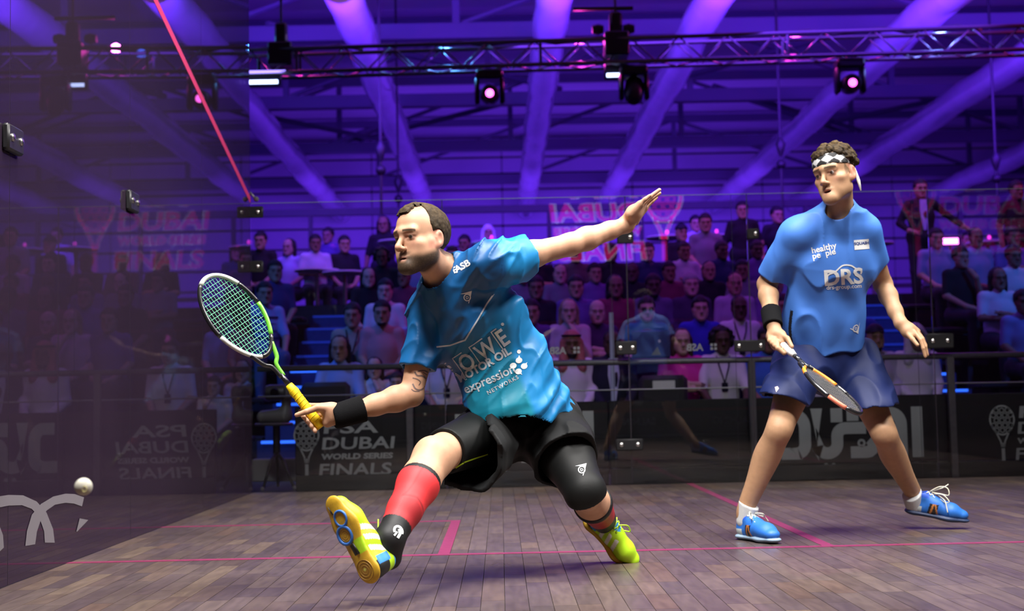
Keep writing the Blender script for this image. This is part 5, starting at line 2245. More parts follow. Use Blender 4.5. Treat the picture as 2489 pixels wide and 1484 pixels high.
rail = empty('handrail', (2.5, 1.9, 0))
rail.location = (0, 0, 0)
tag(rail, 'grey metal handrail running above the advertising boards', 'handrail')
RY = .075
MB().tube([(.03, RY, .905), (7.2, RY, .895)], .022, 10).build('top_rail', M_steel, rail, True)
MB().tube([(.03, RY, .70), (7.2, RY, .69)], .006, 8).build('wire', mat('bright_wire', (.55, .58, .55), .4, .3), rail, True)
for px in (995, 1828, 2312):
    x = float(at(px, 950, RY)[0])
    auto_smooth(MB().bbox((x, RY, .425), (.055, .04, .95), .006).build('post', M_steel, rail))
for px in (1490,):
    p = at(px, 950, 2.16)
    o = MB().box(p[0] - .018, p[0] + .018, 2.14, 2.18, -.05, 1.4).build('signal_post', mat('pale_blue_post', (.45, .50, .75), .5))
    tag(o, 'slim pale vertical post in front of the suited man', 'post')

# ------------------------------------------------------------------ tiers, stairs, terrace
ROWY = [2.35 + .9 * k for k in range(6)]
ROWZ = [-.05, .32, .64, .97, 1.30, 1.70]
banks = [('left', -9.0, -.50), ('middle', .13, 6.02), ('right', 6.63, 14.0)]
ordn = ['lowest', 'second', 'third', 'fourth', 'fifth']
M_bench = mat('bench_black', (.016, .016, .018), .6)
for bn, xa, xb in banks:
    for k in range(5):
        t = empty('seating_tier', ((xa + xb) / 2, ROWY[k], 0))
        t.location = (0, 0, 0)
        tag(t, f'{ordn[k]} black seating tier of the {bn} bank behind the railing', 'seating tier', 'audience tiers')
        if k:
            MB().box(xa, xb, ROWY[k] + .012, ROWY[k + 1] if k < 4 else ROWY[k + 1], ROWZ[k - 1] if k < 1 else -.05, ROWZ[k]).build('platform', M_tier, t)
            MB().box(xa + .01, xb - .01, ROWY[k], ROWY[k] + .012, ROWZ[k - 1], ROWZ[k] - .01).build('riser', M_tier, t)
        auto_smooth(MB().bbox(((xa + xb) / 2, ROWY[k] + .62, ROWZ[k] + .365), (xb - xa - .1, .40, .05), .01).build('bench_seat', M_bench, t))
        for q in range(5):
            x = xa + .3 + (xb - xa - .6) * q / 4
            MB().box(x - .025, x + .025, ROWY[k] + .50, ROWY[k] + .74, ROWZ[k], ROWZ[k] + .341).build('bench_leg', M_bench, t)

M_step = mat('blue_carpet_step', (.03, .06, .20), .85, noise=.1)
M_led = mat('blue_led_strip', (.05, .2, .9), .5, emit=(.03, .16, 1.0), estr=1.6)
M_led_dim = mat('dim_blue_led_strip', (.04, .1, .5), .5, emit=(.02, .06, .6), estr=.22)
for sn, xa, xb in (('left', -.47, .10), ('right', 6.05, 6.60)):
    t = empty('staircase', (xa, 2.3, 0))
    t.location = (0, 0, 0)
    tag(t, f'blue-lit staircase on the {sn} between two banks of seats', 'staircase')
    for k in range(10):
        y0 = 2.35 + .45 * k
        z1 = .12 + .175 * (k) + .0
        s = MB().box(xa, xb, y0, 6.85, -.05, z1).build('step', M_step, t)
        MB().box(xa + .04, xb - .04, y0 - .012, y0 + .012, z1 - .022, z1 + .004).build('led_strip', M_led if k < 6 else M_led_dim, s)

ter = MB().box(-9, 14, 6.86, 17, -.05, 1.70).build('terrace_platform', M_tier)
tag(ter, 'raised black terrace platform behind the seats', 'terrace')
tw = MB().box(-9, 14, 6.86, 6.92, 1.70, 1.86).build('terrace_kerb', M_tier)
tag(tw, 'low black kerb along the front of the terrace', 'kerb')
# dark frame of the terrace screen behind the guests
sc = empty('terrace_screen', (2, 13.2, 1.7))
sc.location = (0, 0, 0)
tag(sc, 'dark metal frame with posts and rails at the back of the terrace', 'screen frame')
SY = 13.2
MB().box(-9, 14, SY - .05, SY + .05, 3.86, 3.98).build('top_rail', M_dark, sc)
MB().box(-9, 14, SY - .04, SY + .04, 2.42, 2.49).build('middle_rail', M_dark, sc)
for px in (755, 925, 1335, 1560, 1808, 1960, 2335, 2440):
    x = float(at(px, 560, SY)[0])
    MB().box(x - .035, x + .035, SY - .035, SY + .035, 1.70, 3.90).build('post', M_dark, sc)
# tables with cloths and little lamps
M_clothw = mat('table_cloth', (.55, .55, .62), .8)
M_lampm = mat('magenta_table_lamp', (.8, .1, .6), .5, emit=(1, .05, .65), estr=1.6)
tl = [(770, 655, 8.4, 'left'), (838, 662, 8.2, 'second from left'), (970, 585, 9.2, ''), (1195, 588, 9.4, ''), (1620, 575, 9.6, ''), (1740, 573, 9.6, ''), (2120, 590, 9.4, ''), (2400, 588, 9.4, ''), (2278, 590, 9.0, '')]
tabs = []
tlab = ['round terrace table at far left above the blue stairs', 'round terrace table next to the far left one, nearer the court', 'round terrace table behind the lunging player\'s head', 'round terrace table under the outstretched arm', 'round terrace table beside the raised hand', 'round terrace table right of the raised hand', 'round terrace table behind the standing player\'s shoulder', 'round terrace table at far right under the light bar', 'round terrace table between the standing man and the light bar']
for (px, py, Y, _), lb in zip(tl, tlab):
    p = at(px, py, Y)
    t = empty('cocktail_table', (p[0], Y, 1.70))
    tag(t, lb, 'table', 'terrace tables')
    hh = max(.7, p[2] - 1.70)
    tabs.append((p[0], Y, 1.70 + hh))
    auto_smooth(MB().lathe([(.30, hh - .03), (.31, hh - .015), (.30, hh)], (0, 0, 0), (0, 0, 1), 20).build('table_top', M_clothw, t))
    auto_smooth(MB().lathe([(.03, .02), (.03, hh - .03)], (0, 0, 0), (0, 0, 1), 10).build('leg', mat('table_leg', (.4, .38, .36), .3, .8), t))
    auto_smooth(MB().lathe([(.20, 0), (.20, .012), (.03, .03)], (0, 0, 0), (0, 0, 1), 16).build('base', M_steel, t))
lml = ['small glowing magenta lamp on the table beside the raised hand', 'small glowing magenta lamp on the table right of the raised hand', 'small magenta lamp at the standing man\'s side', 'small magenta lamp right of the light bar', 'small magenta lamp behind the lunging player\'s ear']
for tb, lb in zip((tabs[4], tabs[5], tabs[8], tabs[7], tabs[3]), lml):
    t = empty('table_lamp', (tb[0], tb[1] - .08, tb[2] + .075))
    tag(t, lb, 'lamp', 'lamps on the terrace')
    auto_smooth(MB().sphere((0, 0, -.018), .026, 12, 8, (1, 1, 1.3)).build('shade', M_lampm, t))
    auto_smooth(MB().lathe([(.03, -.075), (.02, -.045)], (0, 0, 0), (0, 0, 1), 10).build('base', M_dark, t))
p = at(2310, 586, 8.6)
t = empty('light_bar', tuple(p))
tag(t, 'bright magenta LED light bar over the right-hand seats', 'light')
MB().box(-.10, .10, -.03, .0, -.04, .04).build('lens', mat('magenta_led', (1, .4, .9), .4, emit=(1.0, .16, .92), estr=9.0), t)
MB().box(-.13, .13, .0, .05, -.06, .06).build('housing', M_dark, t)
MB().tube([(0, .02, -.06), (0, .02, -p[2] + 1.70)], .02, 8).build('stand', M_dark, t)
spot('light_bar_beam', tuple(p + np.array([0, -.1, -.05])), (4.5, 4.0, 1.5), 60, (.9, .1, .8), 80, .7, .1)


# ------------------------------------------------------------------ audience: parts modelled once, then copied person by person
def tint_mat(name, rough, noise=.12, nscale=14.0, vcol=True):
    m = mat(name, (1, 1, 1), rough, vcol=vcol, spec=.3)
    nt2_ = m.node_tree
    oi = nt2_.nodes.new('ShaderNodeObjectInfo')
    mu = nt2_.nodes.new('ShaderNodeVectorMath')
    mu.operation = 'MULTIPLY'
    nt2_.links.new(oi.outputs['Color'], mu.inputs[0])
    if vcol:
        vc = [n for n in nt2_.nodes if n.type == 'VERTEX_COLOR'][0]
        nt2_.links.new(vc.outputs['Color'], mu.inputs[1])
    else:
        mu.inputs[1].default_value = (1, 1, 1)
    nt2_.links.new(mu.outputs[0], nt2_.nodes['Principled BSDF'].inputs['Base Color'])
    return m


M_askin = tint_mat('audience_skin', .55)
M_acloth = tint_mat('audience_cloth', .85, vcol=False)
M_ahair = tint_mat('audience_hair', .6, vcol=False)
SH = {}


def sdf_data(name, sd, h, m_, colfn=None, fn=None):
    V, F = sdf_mesh(fn if fn is not None else sd.ev, *sd.bounds(), h)
    o_ = mesh_obj(name, V, F, m_, None, True, colfn(V) if colfn else None)
    me = o_.data
    bpy.data.objects.remove(o_)
    return me


ahead = Head((0, -.04, 1.20), frame_of(0, .05, 0), 1.0)
# arm poses: elbow, wrist, hand for the two sides
POSES = {
    'lap': [((.205, -.03, .76), (.10, -.26, .60), (.05, -.31, .585))] * 2,
    'crossed': [((.21, -.06, .78), (.02, -.22, .80), (-.06, -.20, .82)), ((.21, -.06, .78), (.00, -.25, .75), (-.08, -.22, .75))],
    'chin': [((.18, -.14, .72), (.06, -.24, .96), (.02, -.19, 1.04)), ((.205, -.03, .76), (.08, -.24, .62), (.02, -.28, .60))],
    'knees': [((.21, -.14, .72), (.15, -.38, .58), (.13, -.44, .55))] * 2,
    'stand': [((.25, .02, .98), (.27, -.06, .74), (.26, -.08, .66))] * 2,
    'spread': [((.34, .02, 1.10), (.52, -.05, .94), (.58, -.06, .90)), ((.28, .02, 1.0), (.20, -.14, .88), (.14, -.16, .86))],
}


def person_parts(pose, long_sleeve):
    key = (pose, long_sleeve)
    if key in SH:
        return SH[key]
    up = .33 if pose in ('stand', 'spread') else 0.0
    hd_ = Head(ahead.c + np.array([0, .02 if up else 0, up]), ahead.A, 1.0)
    hips, chest, neck = np.array([0, .0, .52 + up * 1.15]), np.array([0, -.005, .86 + up]), np.array([0, -.015, 1.07 + up])
    b_ = SDF()
    add_head(b_, hd_)
    b_.cone(neck + np.array([0, 0, -.06]), hd_.w(0, -.02, -.05), .058, .052, .03)
    t_ = SDF()
    t_.cone(hips + np.array([0, 0, .02]), chest, .155, .165, .05, n=(0, 1, 0), fl=.72)
    t_.cone(chest, chest + np.array([0, 0, .12]), .165, .12, .05, n=(0, 1, 0), fl=.68)
    t_.cone((-.135, 0, 1.015 + up), (.135, 0, 1.015 + up), .062, .062, .05)
    t_.cone(neck + np.array([0, 0, -.03]), neck + np.array([0, 0, .005]), .068, .060, .03)
    for q, s in ((0, 1), (1, -1)):
        e, w, hnd = [np.array(v) * np.array([s, 1, 1]) for v in POSES[pose][q]]
        sh_ = np.array([s * .165, 0, 1.01 + up])
        if up and pose in ('stand', 'spread'):
            e, w, hnd = [v + np.array([0, 0, .10]) for v in (e, w, hnd)]
        b_.cone(e, w, .040, .028, .02)
        b_.cone(w, hnd, .030, .030, .02)
        for fq in range(4):
            d_ = unit(hnd - w)
            sd_ = np.cross(d_, (0, 0, 1)) if abs(d_[2]) < .8 else np.array([1., 0, 0])
            p0 = hnd + sd_ * (fq - 1.5) * .017
            b_.cone(p0, p0 + d_ * .06 + np.array([0, 0, -.012]), .009, .008, .004)
        b_.cone(hnd, hnd + unit(hnd - w) * .03 + np.array([-s * .03, -.01, .02]), .011, .009, .005)
        t_.cone(sh_, lerp(sh_, e, .9 if not long_sleeve else 1.0), .056, .048 if not long_sleeve else .046, .04)
        b_.cone(lerp(sh_, e, .7), e, .045, .041, .02)
        if long_sleeve:
            t_.cone(e, lerp(e, w, .92), .050, .038, .02)

    def cf(V):
        c = face_cols(hd_, V, (1, 1, 1), (.12, .10, .09), .0, 1.0, None, (.75, .5, .45))
        return c
    bme = sdf_data('body', b_, .0085, M_askin, cf)
    sme = sdf_data('shirt', t_, .013, M_acloth, None, lambda p, m=.03: t_.ev(p, m) + .016 * vnoise(p * 9))
    SH[key] = (bme, sme, hd_)
    return SH[key]


def trousers(stand):
    if ('tr', stand) in SH:
        return SH[('tr', stand)]
    t_ = SDF()
    if stand:
        t_.cone((-.08, 0, .92), (.08, 0, .92), .125, .125, .04)
        for s in (-1, 1):
            limb(t_, [(s * .09, 0, .90), (s * .10, -.01, .48), (s * .10, .01, .06)], [.098, .072, .055], .03)
            t_.cone((s * .10, .0, .035), (s * .11, -.14, .03), .042, .038, .02)
    else:
        t_.cone((-.08, .0, .53), (.08, .0, .53), .125, .125, .04)
        for s in (-1, 1):
            limb(t_, [(s * .09, 0, .53), (s * .12, -.42, .50), (s * .12, -.40, .10)], [.10, .072, .052], .03)
            t_.cone((s * .12, -.40, .045), (s * .13, -.54, .04), .042, .038, .02)
    SH[('tr', stand)] = sdf_data('trousers', t_, .015, M_acloth, None, lambda p, m=.03: t_.ev(p, m) + .014 * vnoise(p * 8))
    return SH[('tr', stand)]


def hair_mesh(kind, up):
    key = ('hair', kind, up)
    if key in SH:
        return SH[key]
    hd_ = Head(ahead.c + np.array([0, .02 if up else 0, .33 if up else 0]), ahead.A, 1.0)
    s_ = SDF()
    A_ = hd_.A
    if kind in ('short', 'thin'):
        g = .015 if kind == 'short' else .005
        s_.ell(hd_.w(0, -.018, .048), (.077 + g, .100 + g, .088 + g), A_, .01)

        def fn(p, m=.03):
            L = hd_.loc(p)
            lim = .050 + .25 * (L[:, 2] - .08)
            low = np.where(L[:, 1] > .0, .03, -.045 + .075 * np.clip((L[:, 1] + .05) / .05, 0, 1))
            return np.maximum(np.maximum(s_.ev(p, m) + .010 * vnoise(L * 60), L[:, 1] - np.where(L[:, 2] > .070, .105, lim)), low - L[:, 2])
    elif kind == 'long':
        s_.ell(hd_.w(0, -.022, .045), (.090, .108, .097), A_, .02)
        for q in (-1, 1):
            s_.cone(hd_.w(q * .072, -.02, .02), hd_.w(q * .085, -.01, -.19), .036, .026, .03)
        s_.cone(hd_.w(0, -.075, .0), hd_.w(0, -.075, -.20), .070, .055, .03)

        def fn(p, m=.03):
            L = hd_.loc(p)
            return np.maximum(s_.ev(p, m) + .012 * vnoise(L * np.array([50, 50, 22])), L[:, 1] - np.where(L[:, 2] > .068, .11, .040))
    elif kind == 'curly':
        rr_ = random.Random(3)
        s_.ell(hd_.w(0, -.025, .05), (.105, .115, .105), A_, .02)
        for k in range(60):
            d_ = unit((rr_.gauss(0, 1), rr_.gauss(-.3, 1), rr_.gauss(.2, .8)))
            if d_[1] > .5 and d_[2] < .6:
                continue
            s_.ell(hd_.w(d_[0] * .105, -.025 + d_[1] * .11, .03 + d_[2] * .11), (.03, .03, .03), A_, .01)

        def fn(p, m=.03):
            L = hd_.loc(p)
            return np.maximum(s_.ev(p, m), np.minimum(L[:, 1] - .045, .10 - L[:, 2]))
    elif kind == 'cap':
        s_.ell(hd_.w(0, -.015, .055), (.088, .108, .092), A_, .01)
        s_.cone(hd_.w(-.03, .10, .062), hd_.w(.03, .10, .062), .045, .045, .01, n=np.array((0, 0, 1.)) @ A_, fl=.16)

        def fn(p, m=.03):
            L = hd_.loc(p)
            return np.maximum(s_.ev(p, m), .048 - L[:, 2])
    else:   # headcloth
        s_.ell(hd_.w(0, -.018, .048), (.092, .112, .098), A_, .02)
        s_.cone(hd_.w(0, -.06, .0), hd_.w(0, -.05, -.18), .085, .105, .04)
        for q in (-1, 1):
            s_.cone(hd_.w(q * .075, .0, .02), hd_.w(q * .09, .04, -.22), .035, .050, .04)

        def fn(p, m=.03):
            L = hd_.loc(p)
            face = np.sqrt((L[:, 0] / .058) ** 2 + ((L[:, 2] + .03) / .095) ** 2) - 1
            return np.maximum(s_.ev(p, m) + .010 * vnoise(L * 35), np.where(L[:, 1] > .0, -face * .05, -1))
    SH[key] = sdf_data('hair', s_, .009, M_ahair, None, fn)
    return SH[key]


def extra_mesh(kind, up):
    key = ('x', kind, up)
    if key in SH:
        return SH[key]
    z = .33 if up else 0
    m = MB()
    if kind == 'lanyard':
        for q in (-1, 1):
            m.tube([(q * .062, -.075, 1.06 + z), (q * .045, -.128, .96 + z), (.0, -.135, .80 + z)], .007, 5)
        m.bbox((0, -.138, .765 + z), (.06, .008, .085), .004)
    elif kind == 'shirt_front':
        m.add([(-.045, -.108, 1.06 + z), (.045, -.108, 1.06 + z), (.055, -.135, .90 + z), (.018, -.137, .66 + z), (-.018, -.137, .66 + z), (-.055, -.135, .90 + z)], [(0, 5, 4, 3, 2, 1)])
    elif kind == 'glasses':
        for q in (-1, 1):
            m.bbox((q * .033, -.136, 1.210 + z), (.050, .010, .034), .004)
            m.tube([(q * .058, -.132, 1.214 + z), (q * .076, -.04, 1.212 + z)], .003, 4)
        m.bbox((0, -.138, 1.214 + z), (.02, .006, .006), .002)
    elif kind == 'beard':
        s_ = SDF()
        hd_ = Head(ahead.c + np.array([0, .02 if up else 0, z]), ahead.A, 1.0)
        for q in (-1, 1):
            s_.cone(hd_.w(q * .055, .005, -.045), hd_.w(q * .018, .080, -.100), .020, .022, .02)
        s_.ell(hd_.w(0, .078, -.100), (.030, .022, .022), hd_.A, .02)
        SH[key] = sdf_data('beard', s_, .008, M_ahair)
        return SH[key]
    elif kind == 'stripes':
        for k in range(4):
            zz_ = .72 + .075 * k + z
            pts = [(.172 * math.cos(t), -.126 * math.sin(t) - .004, zz_) for t in np.linspace(.15, PI - .15, 12)]
            m.tube(pts, .010, 4)
    elif kind == 'agal':
        hd_ = Head(ahead.c + np.array([0, .02 if up else 0, z]), ahead.A, 1.0)
        m.tube([hd_.w(.090 * math.cos(t), -.016 + .110 * math.sin(t), .088) for t in np.linspace(0, 2 * PI, 22)[:-1]], .010, 6, closed=True)
    elif kind == 'robe':
        s_ = SDF()
        s_.cone((0, -.08, .52), (0, -.34, .52), .19, .20, .05, n=(0, 0, 1), fl=.62)
        s_.cone((-.11, -.40, .46), (-.12, -.42, .08), .11, .12, .05)
        s_.cone((.11, -.40, .46), (.12, -.42, .08), .11, .12, .05)
        SH[key] = sdf_data('robe', s_, .014, M_acloth, None, lambda p, mm=.03: s_.ev(p, mm) + .02 * vnoise(p * 7))
        return SH[key]
    o_ = m.build('x', M_acloth)
    me = o_.data
    bpy.data.objects.remove(o_)
    SH[key] = me
    return me


def cp(name, me, parent, col):
    o_ = bpy.data.objects.new(name, me)
    o_.color = (*col, 1)
    return link(o_, parent)


SKINS = {'pale': (.60, .40, .32), 'tan': (.42, .26, .17), 'brown': (.24, .135, .085), 'dark': (.10, .058, .04)}
HAIRS = {'black': (.012, .010, .010), 'brown': (.05, .03, .018), 'fair': (.28, .20, .11), 'grey': (.30, .30, .31), 'white': (.6, .6, .62), 'red check': (.50, .16, .15), 'navy': (.01, .012, .03)}


def spectator(px, Y, floor_z, label, shirt, hair='short', hcol='black', skin='tan', pose='lap', long_sleeve=False, legs=(.02, .022, .03), extra=(), scale=1.0, turn=0.0, group='seated audience', py=None):
    up = pose in ('stand', 'spread')
    x = float(at(px, 800 if py is None else py, Y)[0])
    e = empty('person', (x, Y, floor_z), turn)
    e.scale = (scale,) * 3
    tag(e, label, 'person', group)
    bme, sme, _ = person_parts(pose, long_sleeve)
    cp('body', bme, e, SKINS[skin])
    cp('shirt', sme, e, shirt)
    cp('trousers', trousers(up), e, legs)
    if hair != 'bald':
        cp({'cap': 'cap', 'cloth': 'headcloth'}.get(hair, 'hair'), hair_mesh(hair, up), e, HAIRS[hcol])
    for k, c in extra:
        cp(k, extra_mesh(k, up), e, c)
    return e


WHT, LBLUE, NAVY, BLK, TEAL, PINK, GRY, KHAKI, RED, ROYAL = (.66, .66, .70), (.32, .45, .75), (.02, .03, .09), (.015, .015, .018), (.02, .14, .20), (.72, .04, .36), (.22, .22, .25), (.32, .33, .24), (.40, .04, .07), (.03, .07, .55)
DPINK = (.50, .26, .28)
CHB = (.01, .012, .02)


def rowpos(k):
    return ROWY[k] + .64, ROWZ[k]


def seat(k, px, label, shirt, dy=0, **kw):
    Y, z = rowpos(k)
    return spectator(px, Y + dy, z, label, shirt, **kw)


# lowest row
seat(0, 826, 'long-haired woman in pale sleeveless top beside the blue-lit stairs', LBLUE, hair='long', skin='tan', pose='knees')
seat(0, 910, 'child with tied-back hair sitting left of the small boy', WHT, hair='long', hcol='brown', skin='pale', scale=.84, pose='chin')
seat(0, 962, 'small dark-haired boy in white shirt leaning behind the railing', (.7, .68, .6), hcol='brown', skin='pale', scale=.72, pose='chin', dy=-.25)
seat(0, 1085, 'person in white shirt half hidden behind the lunging player\'s racket arm', WHT, skin='tan', extra=[('lanyard', CHB)])
seat(0, 1388, 'man in white robe and red-checked headcloth in the lowest row', (.75, .75, .78), hair='cloth', hcol='red check', skin='brown', long_sleeve=True, extra=[('robe', (.75, .75, .78)), ('beard', HAIRS['black']), ('agal', (.01, .01, .01))])
seat(0, 1486, 'man in dark suit with pale tie and white shirt front', (.018, .02, .04), hair='thin', skin='dark', long_sleeve=True, extra=[('shirt_front', (.6, .68, .8))], pose='lap')
seat(0, 1572, 'person in black behind the open laptop', BLK, dy=.2, hair='short', skin='tan', pose='knees', long_sleeve=True)
seat(0, 1655, 'woman in bright magenta top with folded arms', PINK, hair='long', hcol='brown', skin='pale', pose='crossed')
seat(0, 1752, 'woman with dark curly hair, white shirt and lanyard', WHT, hair='curly', hcol='black', skin='dark', extra=[('lanyard', CHB)], pose='knees')
seat(0, 1862, 'person in bright blue shirt beside the standing player\'s racket hand', (.05, .16, .62), skin='brown', pose='lap')
seat(0, 1990, 'person in white behind the standing player\'s shorts', WHT, skin='tan', pose='knees')
seat(0, 2124, 'bearded man in dark cap and pale hoodie with lanyard', (.50, .50, .58), hair='cap', hcol='navy', skin='tan', long_sleeve=True, extra=[('lanyard', CHB), ('beard', HAIRS['black'])])
seat(0, 2222, 'man in white robe and white headcloth near the right stairs', (.72, .72, .74), hair='cloth', hcol='white', skin='brown', long_sleeve=True, extra=[('robe', (.72, .72, .74))])
# second row
seat(1, 858, 'man in khaki shirt sitting behind the long-haired woman', KHAKI, skin='tan', extra=[('lanyard', CHB)])
seat(1, 930, 'bearded man in dusty pink shirt behind the small boy', DPINK, dy=-.28, skin='tan', extra=[('beard', HAIRS['black'])])
seat(1, 1012, 'person in light blue shirt next to the lunging player\'s sleeve', LBLUE, skin='pale')
seat(1, 1292, 'dark-haired man in purple shirt just right of the blue-green shirt', (.12, .06, .25), skin='tan')
seat(1, 1383, 'fair long-haired woman with hand to her mouth', (.55, .42, .48), hair='long', hcol='fair', skin='pale', pose='chin')
seat(1, 1452, 'bald man in dark shirt with pink light on his head', (.06, .03, .09), dy=.22, hair='bald', skin='pale', pose='crossed')
seat(1, 1572, 'man in glasses and teal shirt above the laptop', TEAL, skin='pale', hair='short', extra=[('glasses', (.02, .02, .02))])
seat(1, 1702, 'dark-haired man in royal blue polo shirt', (.035, .04, .50), skin='pale', pose='lap')
seat(1, 1797, 'man in white shirt with dark lanyard in the second row', WHT, hair='thin', skin='dark', extra=[('lanyard', CHB)])
seat(1, 1905, 'person in grey shirt partly hidden by the standing player\'s arm', GRY, skin='tan')
seat(1, 2080, 'person in dark blue behind the standing player\'s elbow', (.03, .05, .25), skin='brown')
# third row
seat(2, 938, 'man in white shirt lit pale blue, above the bearded man', WHT, skin='pale')
seat(2, 1305, 'person in black next to the lunging player\'s chest', BLK, skin='brown')
seat(2, 1402, 'person in purple above the fair-haired woman', (.14, .08, .30), skin='tan', hair='short')
seat(2, 1498, 'person in dark red in the third row', (.22, .03, .07), skin='brown', hair='long')
seat(2, 1590, 'bearded dark-haired man in slate shirt', (.12, .10, .20), skin='dark', extra=[('beard', HAIRS['black'])])
seat(2, 1682, 'grey-haired man in dark jacket above the royal blue polo', (.06, .04, .09), hcol='grey', skin='pale', long_sleeve=True)
seat(2, 1788, 'balding man in pale shirt beside the standing player\'s wristband', (.42, .38, .5), hair='thin', skin='tan')
seat(2, 1888, 'person in violet shirt at the standing player\'s right elbow', (.2, .14, .35), skin='tan')

# the darker upper rows
rg = random.Random(21)
names = {0: ('white', (.50, .48, .56)), 1: ('black', BLK), 2: ('navy', NAVY), 3: ('violet', (.16, .08, .30)), 4: ('grey', (.18, .17, .21)), 5: ('maroon', (.18, .03, .07)), 6: ('pale blue', (.25, .30, .5)), 7: ('brown', (.12, .08, .08))}
ords = ['first', 'second', 'third', 'fourth', 'fifth', 'sixth', 'seventh', 'eighth', 'ninth', 'tenth', 'eleventh', 'twelfth', 'thirteenth', 'fourteenth', 'fifteenth', 'sixteenth']
for k, rn, xs in ((3, 'fourth', (895, 990, 1275, 1363, 1450, 1540, 1632, 1722, 1810, 1895)), (4, 'fifth', (930, 1015, 1105, 1310, 1400, 1488, 1577, 1665, 1754, 1842, 1930))):
    for i, px in enumerate(xs):
        cn, col = names[rg.choice([0, 0, 1, 1, 2, 3, 4, 5, 6, 7, 1])]
        ht = rg.choice(['short', 'short', 'short', 'long', 'thin', 'curly'])
        hn = {'short': 'short-haired', 'long': 'long-haired', 'thin': 'thin-haired', 'curly': 'curly-haired'}[ht]
        seat(k, px + rg.uniform(-4, 4), f'{hn} spectator in {cn} shirt, {ords[i]} from left in the {rn} row', col, hair=ht, skin=rg.choice(['tan', 'brown', 'pale', 'dark']), pose=rg.choice(['lap', 'crossed', 'chin', 'knees']), turn=rg.uniform(-.3, .3), long_sleeve=rg.random() < .3, scale=.92)
# left of the left stairs and on them
spectator(642, 4.80, .64, 'man in striped polo shirt at the foot of the side glass', (.32, .36, .62), skin='tan', extra=[('stripes', (.05, .05, .12))], legs=(.10, .13, .24), pose='knees', turn=.35, hair='short', py=720)
spectator(668, 5.72, .97, 'person in dark violet shirt behind the striped polo shirt', (.06, .04, .16), skin='tan', py=680, turn=.3)
# the right bank, lit cyan
for k, px, lab, sh_, hr_, pose in ((2, 2428, 'long-haired woman in pale cyan-lit top with folded arms', (.60, .66, .7), 'long', 'crossed'), (1, 2486, 'person in patterned blue shirt at the right picture edge', (.22, .24, .5), 'short', 'lap'),
                                   (3, 2468, 'man in white cyan-lit shirt above the long-haired woman', (.62, .66, .7), 'short', 'knees'), (3, 2338, 'short-haired person in black with cyan-lit face', BLK, 'short', 'chin'),
                                   (4, 2378, 'person in pale shirt right of the light bar', (.3, .3, .5), 'thin', 'lap'), (4, 2468, 'person in violet shirt at upper right', (.2, .12, .4), 'short', 'crossed'),
                                   (4, 2282, 'person in pale violet shirt left of the light bar', (.3, .25, .45), 'short', 'lap')):
    seat(k, px, lab, sh_, hair=hr_, skin=rg.choice(['tan', 'pale', 'brown']), pose=pose, turn=rg.uniform(.0, .3))
# terrace guests
for px, py, Y, lab, sh_, hr_, pose, fz in (
        (635, 600, 8.8, 'dark-haired guest in black at the leftmost terrace table', BLK, 'short', 'lap', 1.70),
        (706, 595, 9.6, 'long-haired guest in white under a dark jacket on the terrace', (.45, .42, .6), 'long', 'lap', 1.70),
        (766, 600, 9.2, 'guest in white shirt with lanyard behind the left table', (.55, .52, .66), 'short', 'crossed', 1.70),
        (836, 600, 9.4, 'guest seen in black beside the second terrace table', BLK, 'short', 'lap', 1.70),
        (798, 545, 11.0, 'guest standing in dark violet at the back of the terrace', (.08, .05, .2), 'short', 'stand', 1.70),
        (933, 570, 9.8, 'long-haired guest standing left of the lunging player\'s face', BLK, 'long', 'stand', 1.70),
        (1186, 560, 11.0, 'guest in white robe and headcloth under the outstretched arm', (.55, .52, .72), 'cloth', 'stand', 1.70),
        (1252, 590, 10.2, 'long-haired guest right of the white-robed guest', NAVY, 'long', 'lap', 1.70),
        (1130, 590, 9.6, 'guest in pale shirt behind the lunging player\'s ear', (.3, .26, .45), 'short', 'lap', 1.70),
        (1690, 545, 10.4, 'guest in white shirt standing right of the raised hand', (.5, .48, .72), 'short', 'stand', 1.70),
        (1655, 600, 8.8, 'guest in black cap in front of the lamp-lit table', BLK, 'cap', 'lap', 1.70),
        (1716, 610, 7.8, 'guest in dark grey right of the black cap', GRY, 'short', 'lap', 1.70),
        (1806, 580, 9.0, 'guest in black standing by the clamp of the glass door', BLK, 'short', 'stand', 1.70),
        (1888, 560, 9.6, 'guest in black beside the hanging rod', BLK, 'short', 'stand', 1.70),
        (2352, 580, 10.4, 'guest in dark violet right of the standing man', (.06, .04, .14), 'short', 'lap', 1.70),
        (2475, 600, 7.6, 'guest in black at the right end of the terrace', BLK, 'short', 'stand', 1.70)):
    spectator(px, Y, fz, lab, sh_, hair=hr_, hcol='white' if hr_ == 'cloth' else ('black' if hr_ != 'cap' else 'navy'), skin=rg.choice(['tan', 'brown']), pose=pose, turn=rg.uniform(-.4, .4), group='guests on the terrace', py=py)
spectator(2238, 7.3, 1.70, 'man in dark jacket and white shirt standing with one arm out on the terrace', (.015, .014, .02), hair='short', skin='tan', pose='spread', long_sleeve=True, extra=[('shirt_front', (.55, .5, .75))], group='guests on the terrace', py=500)

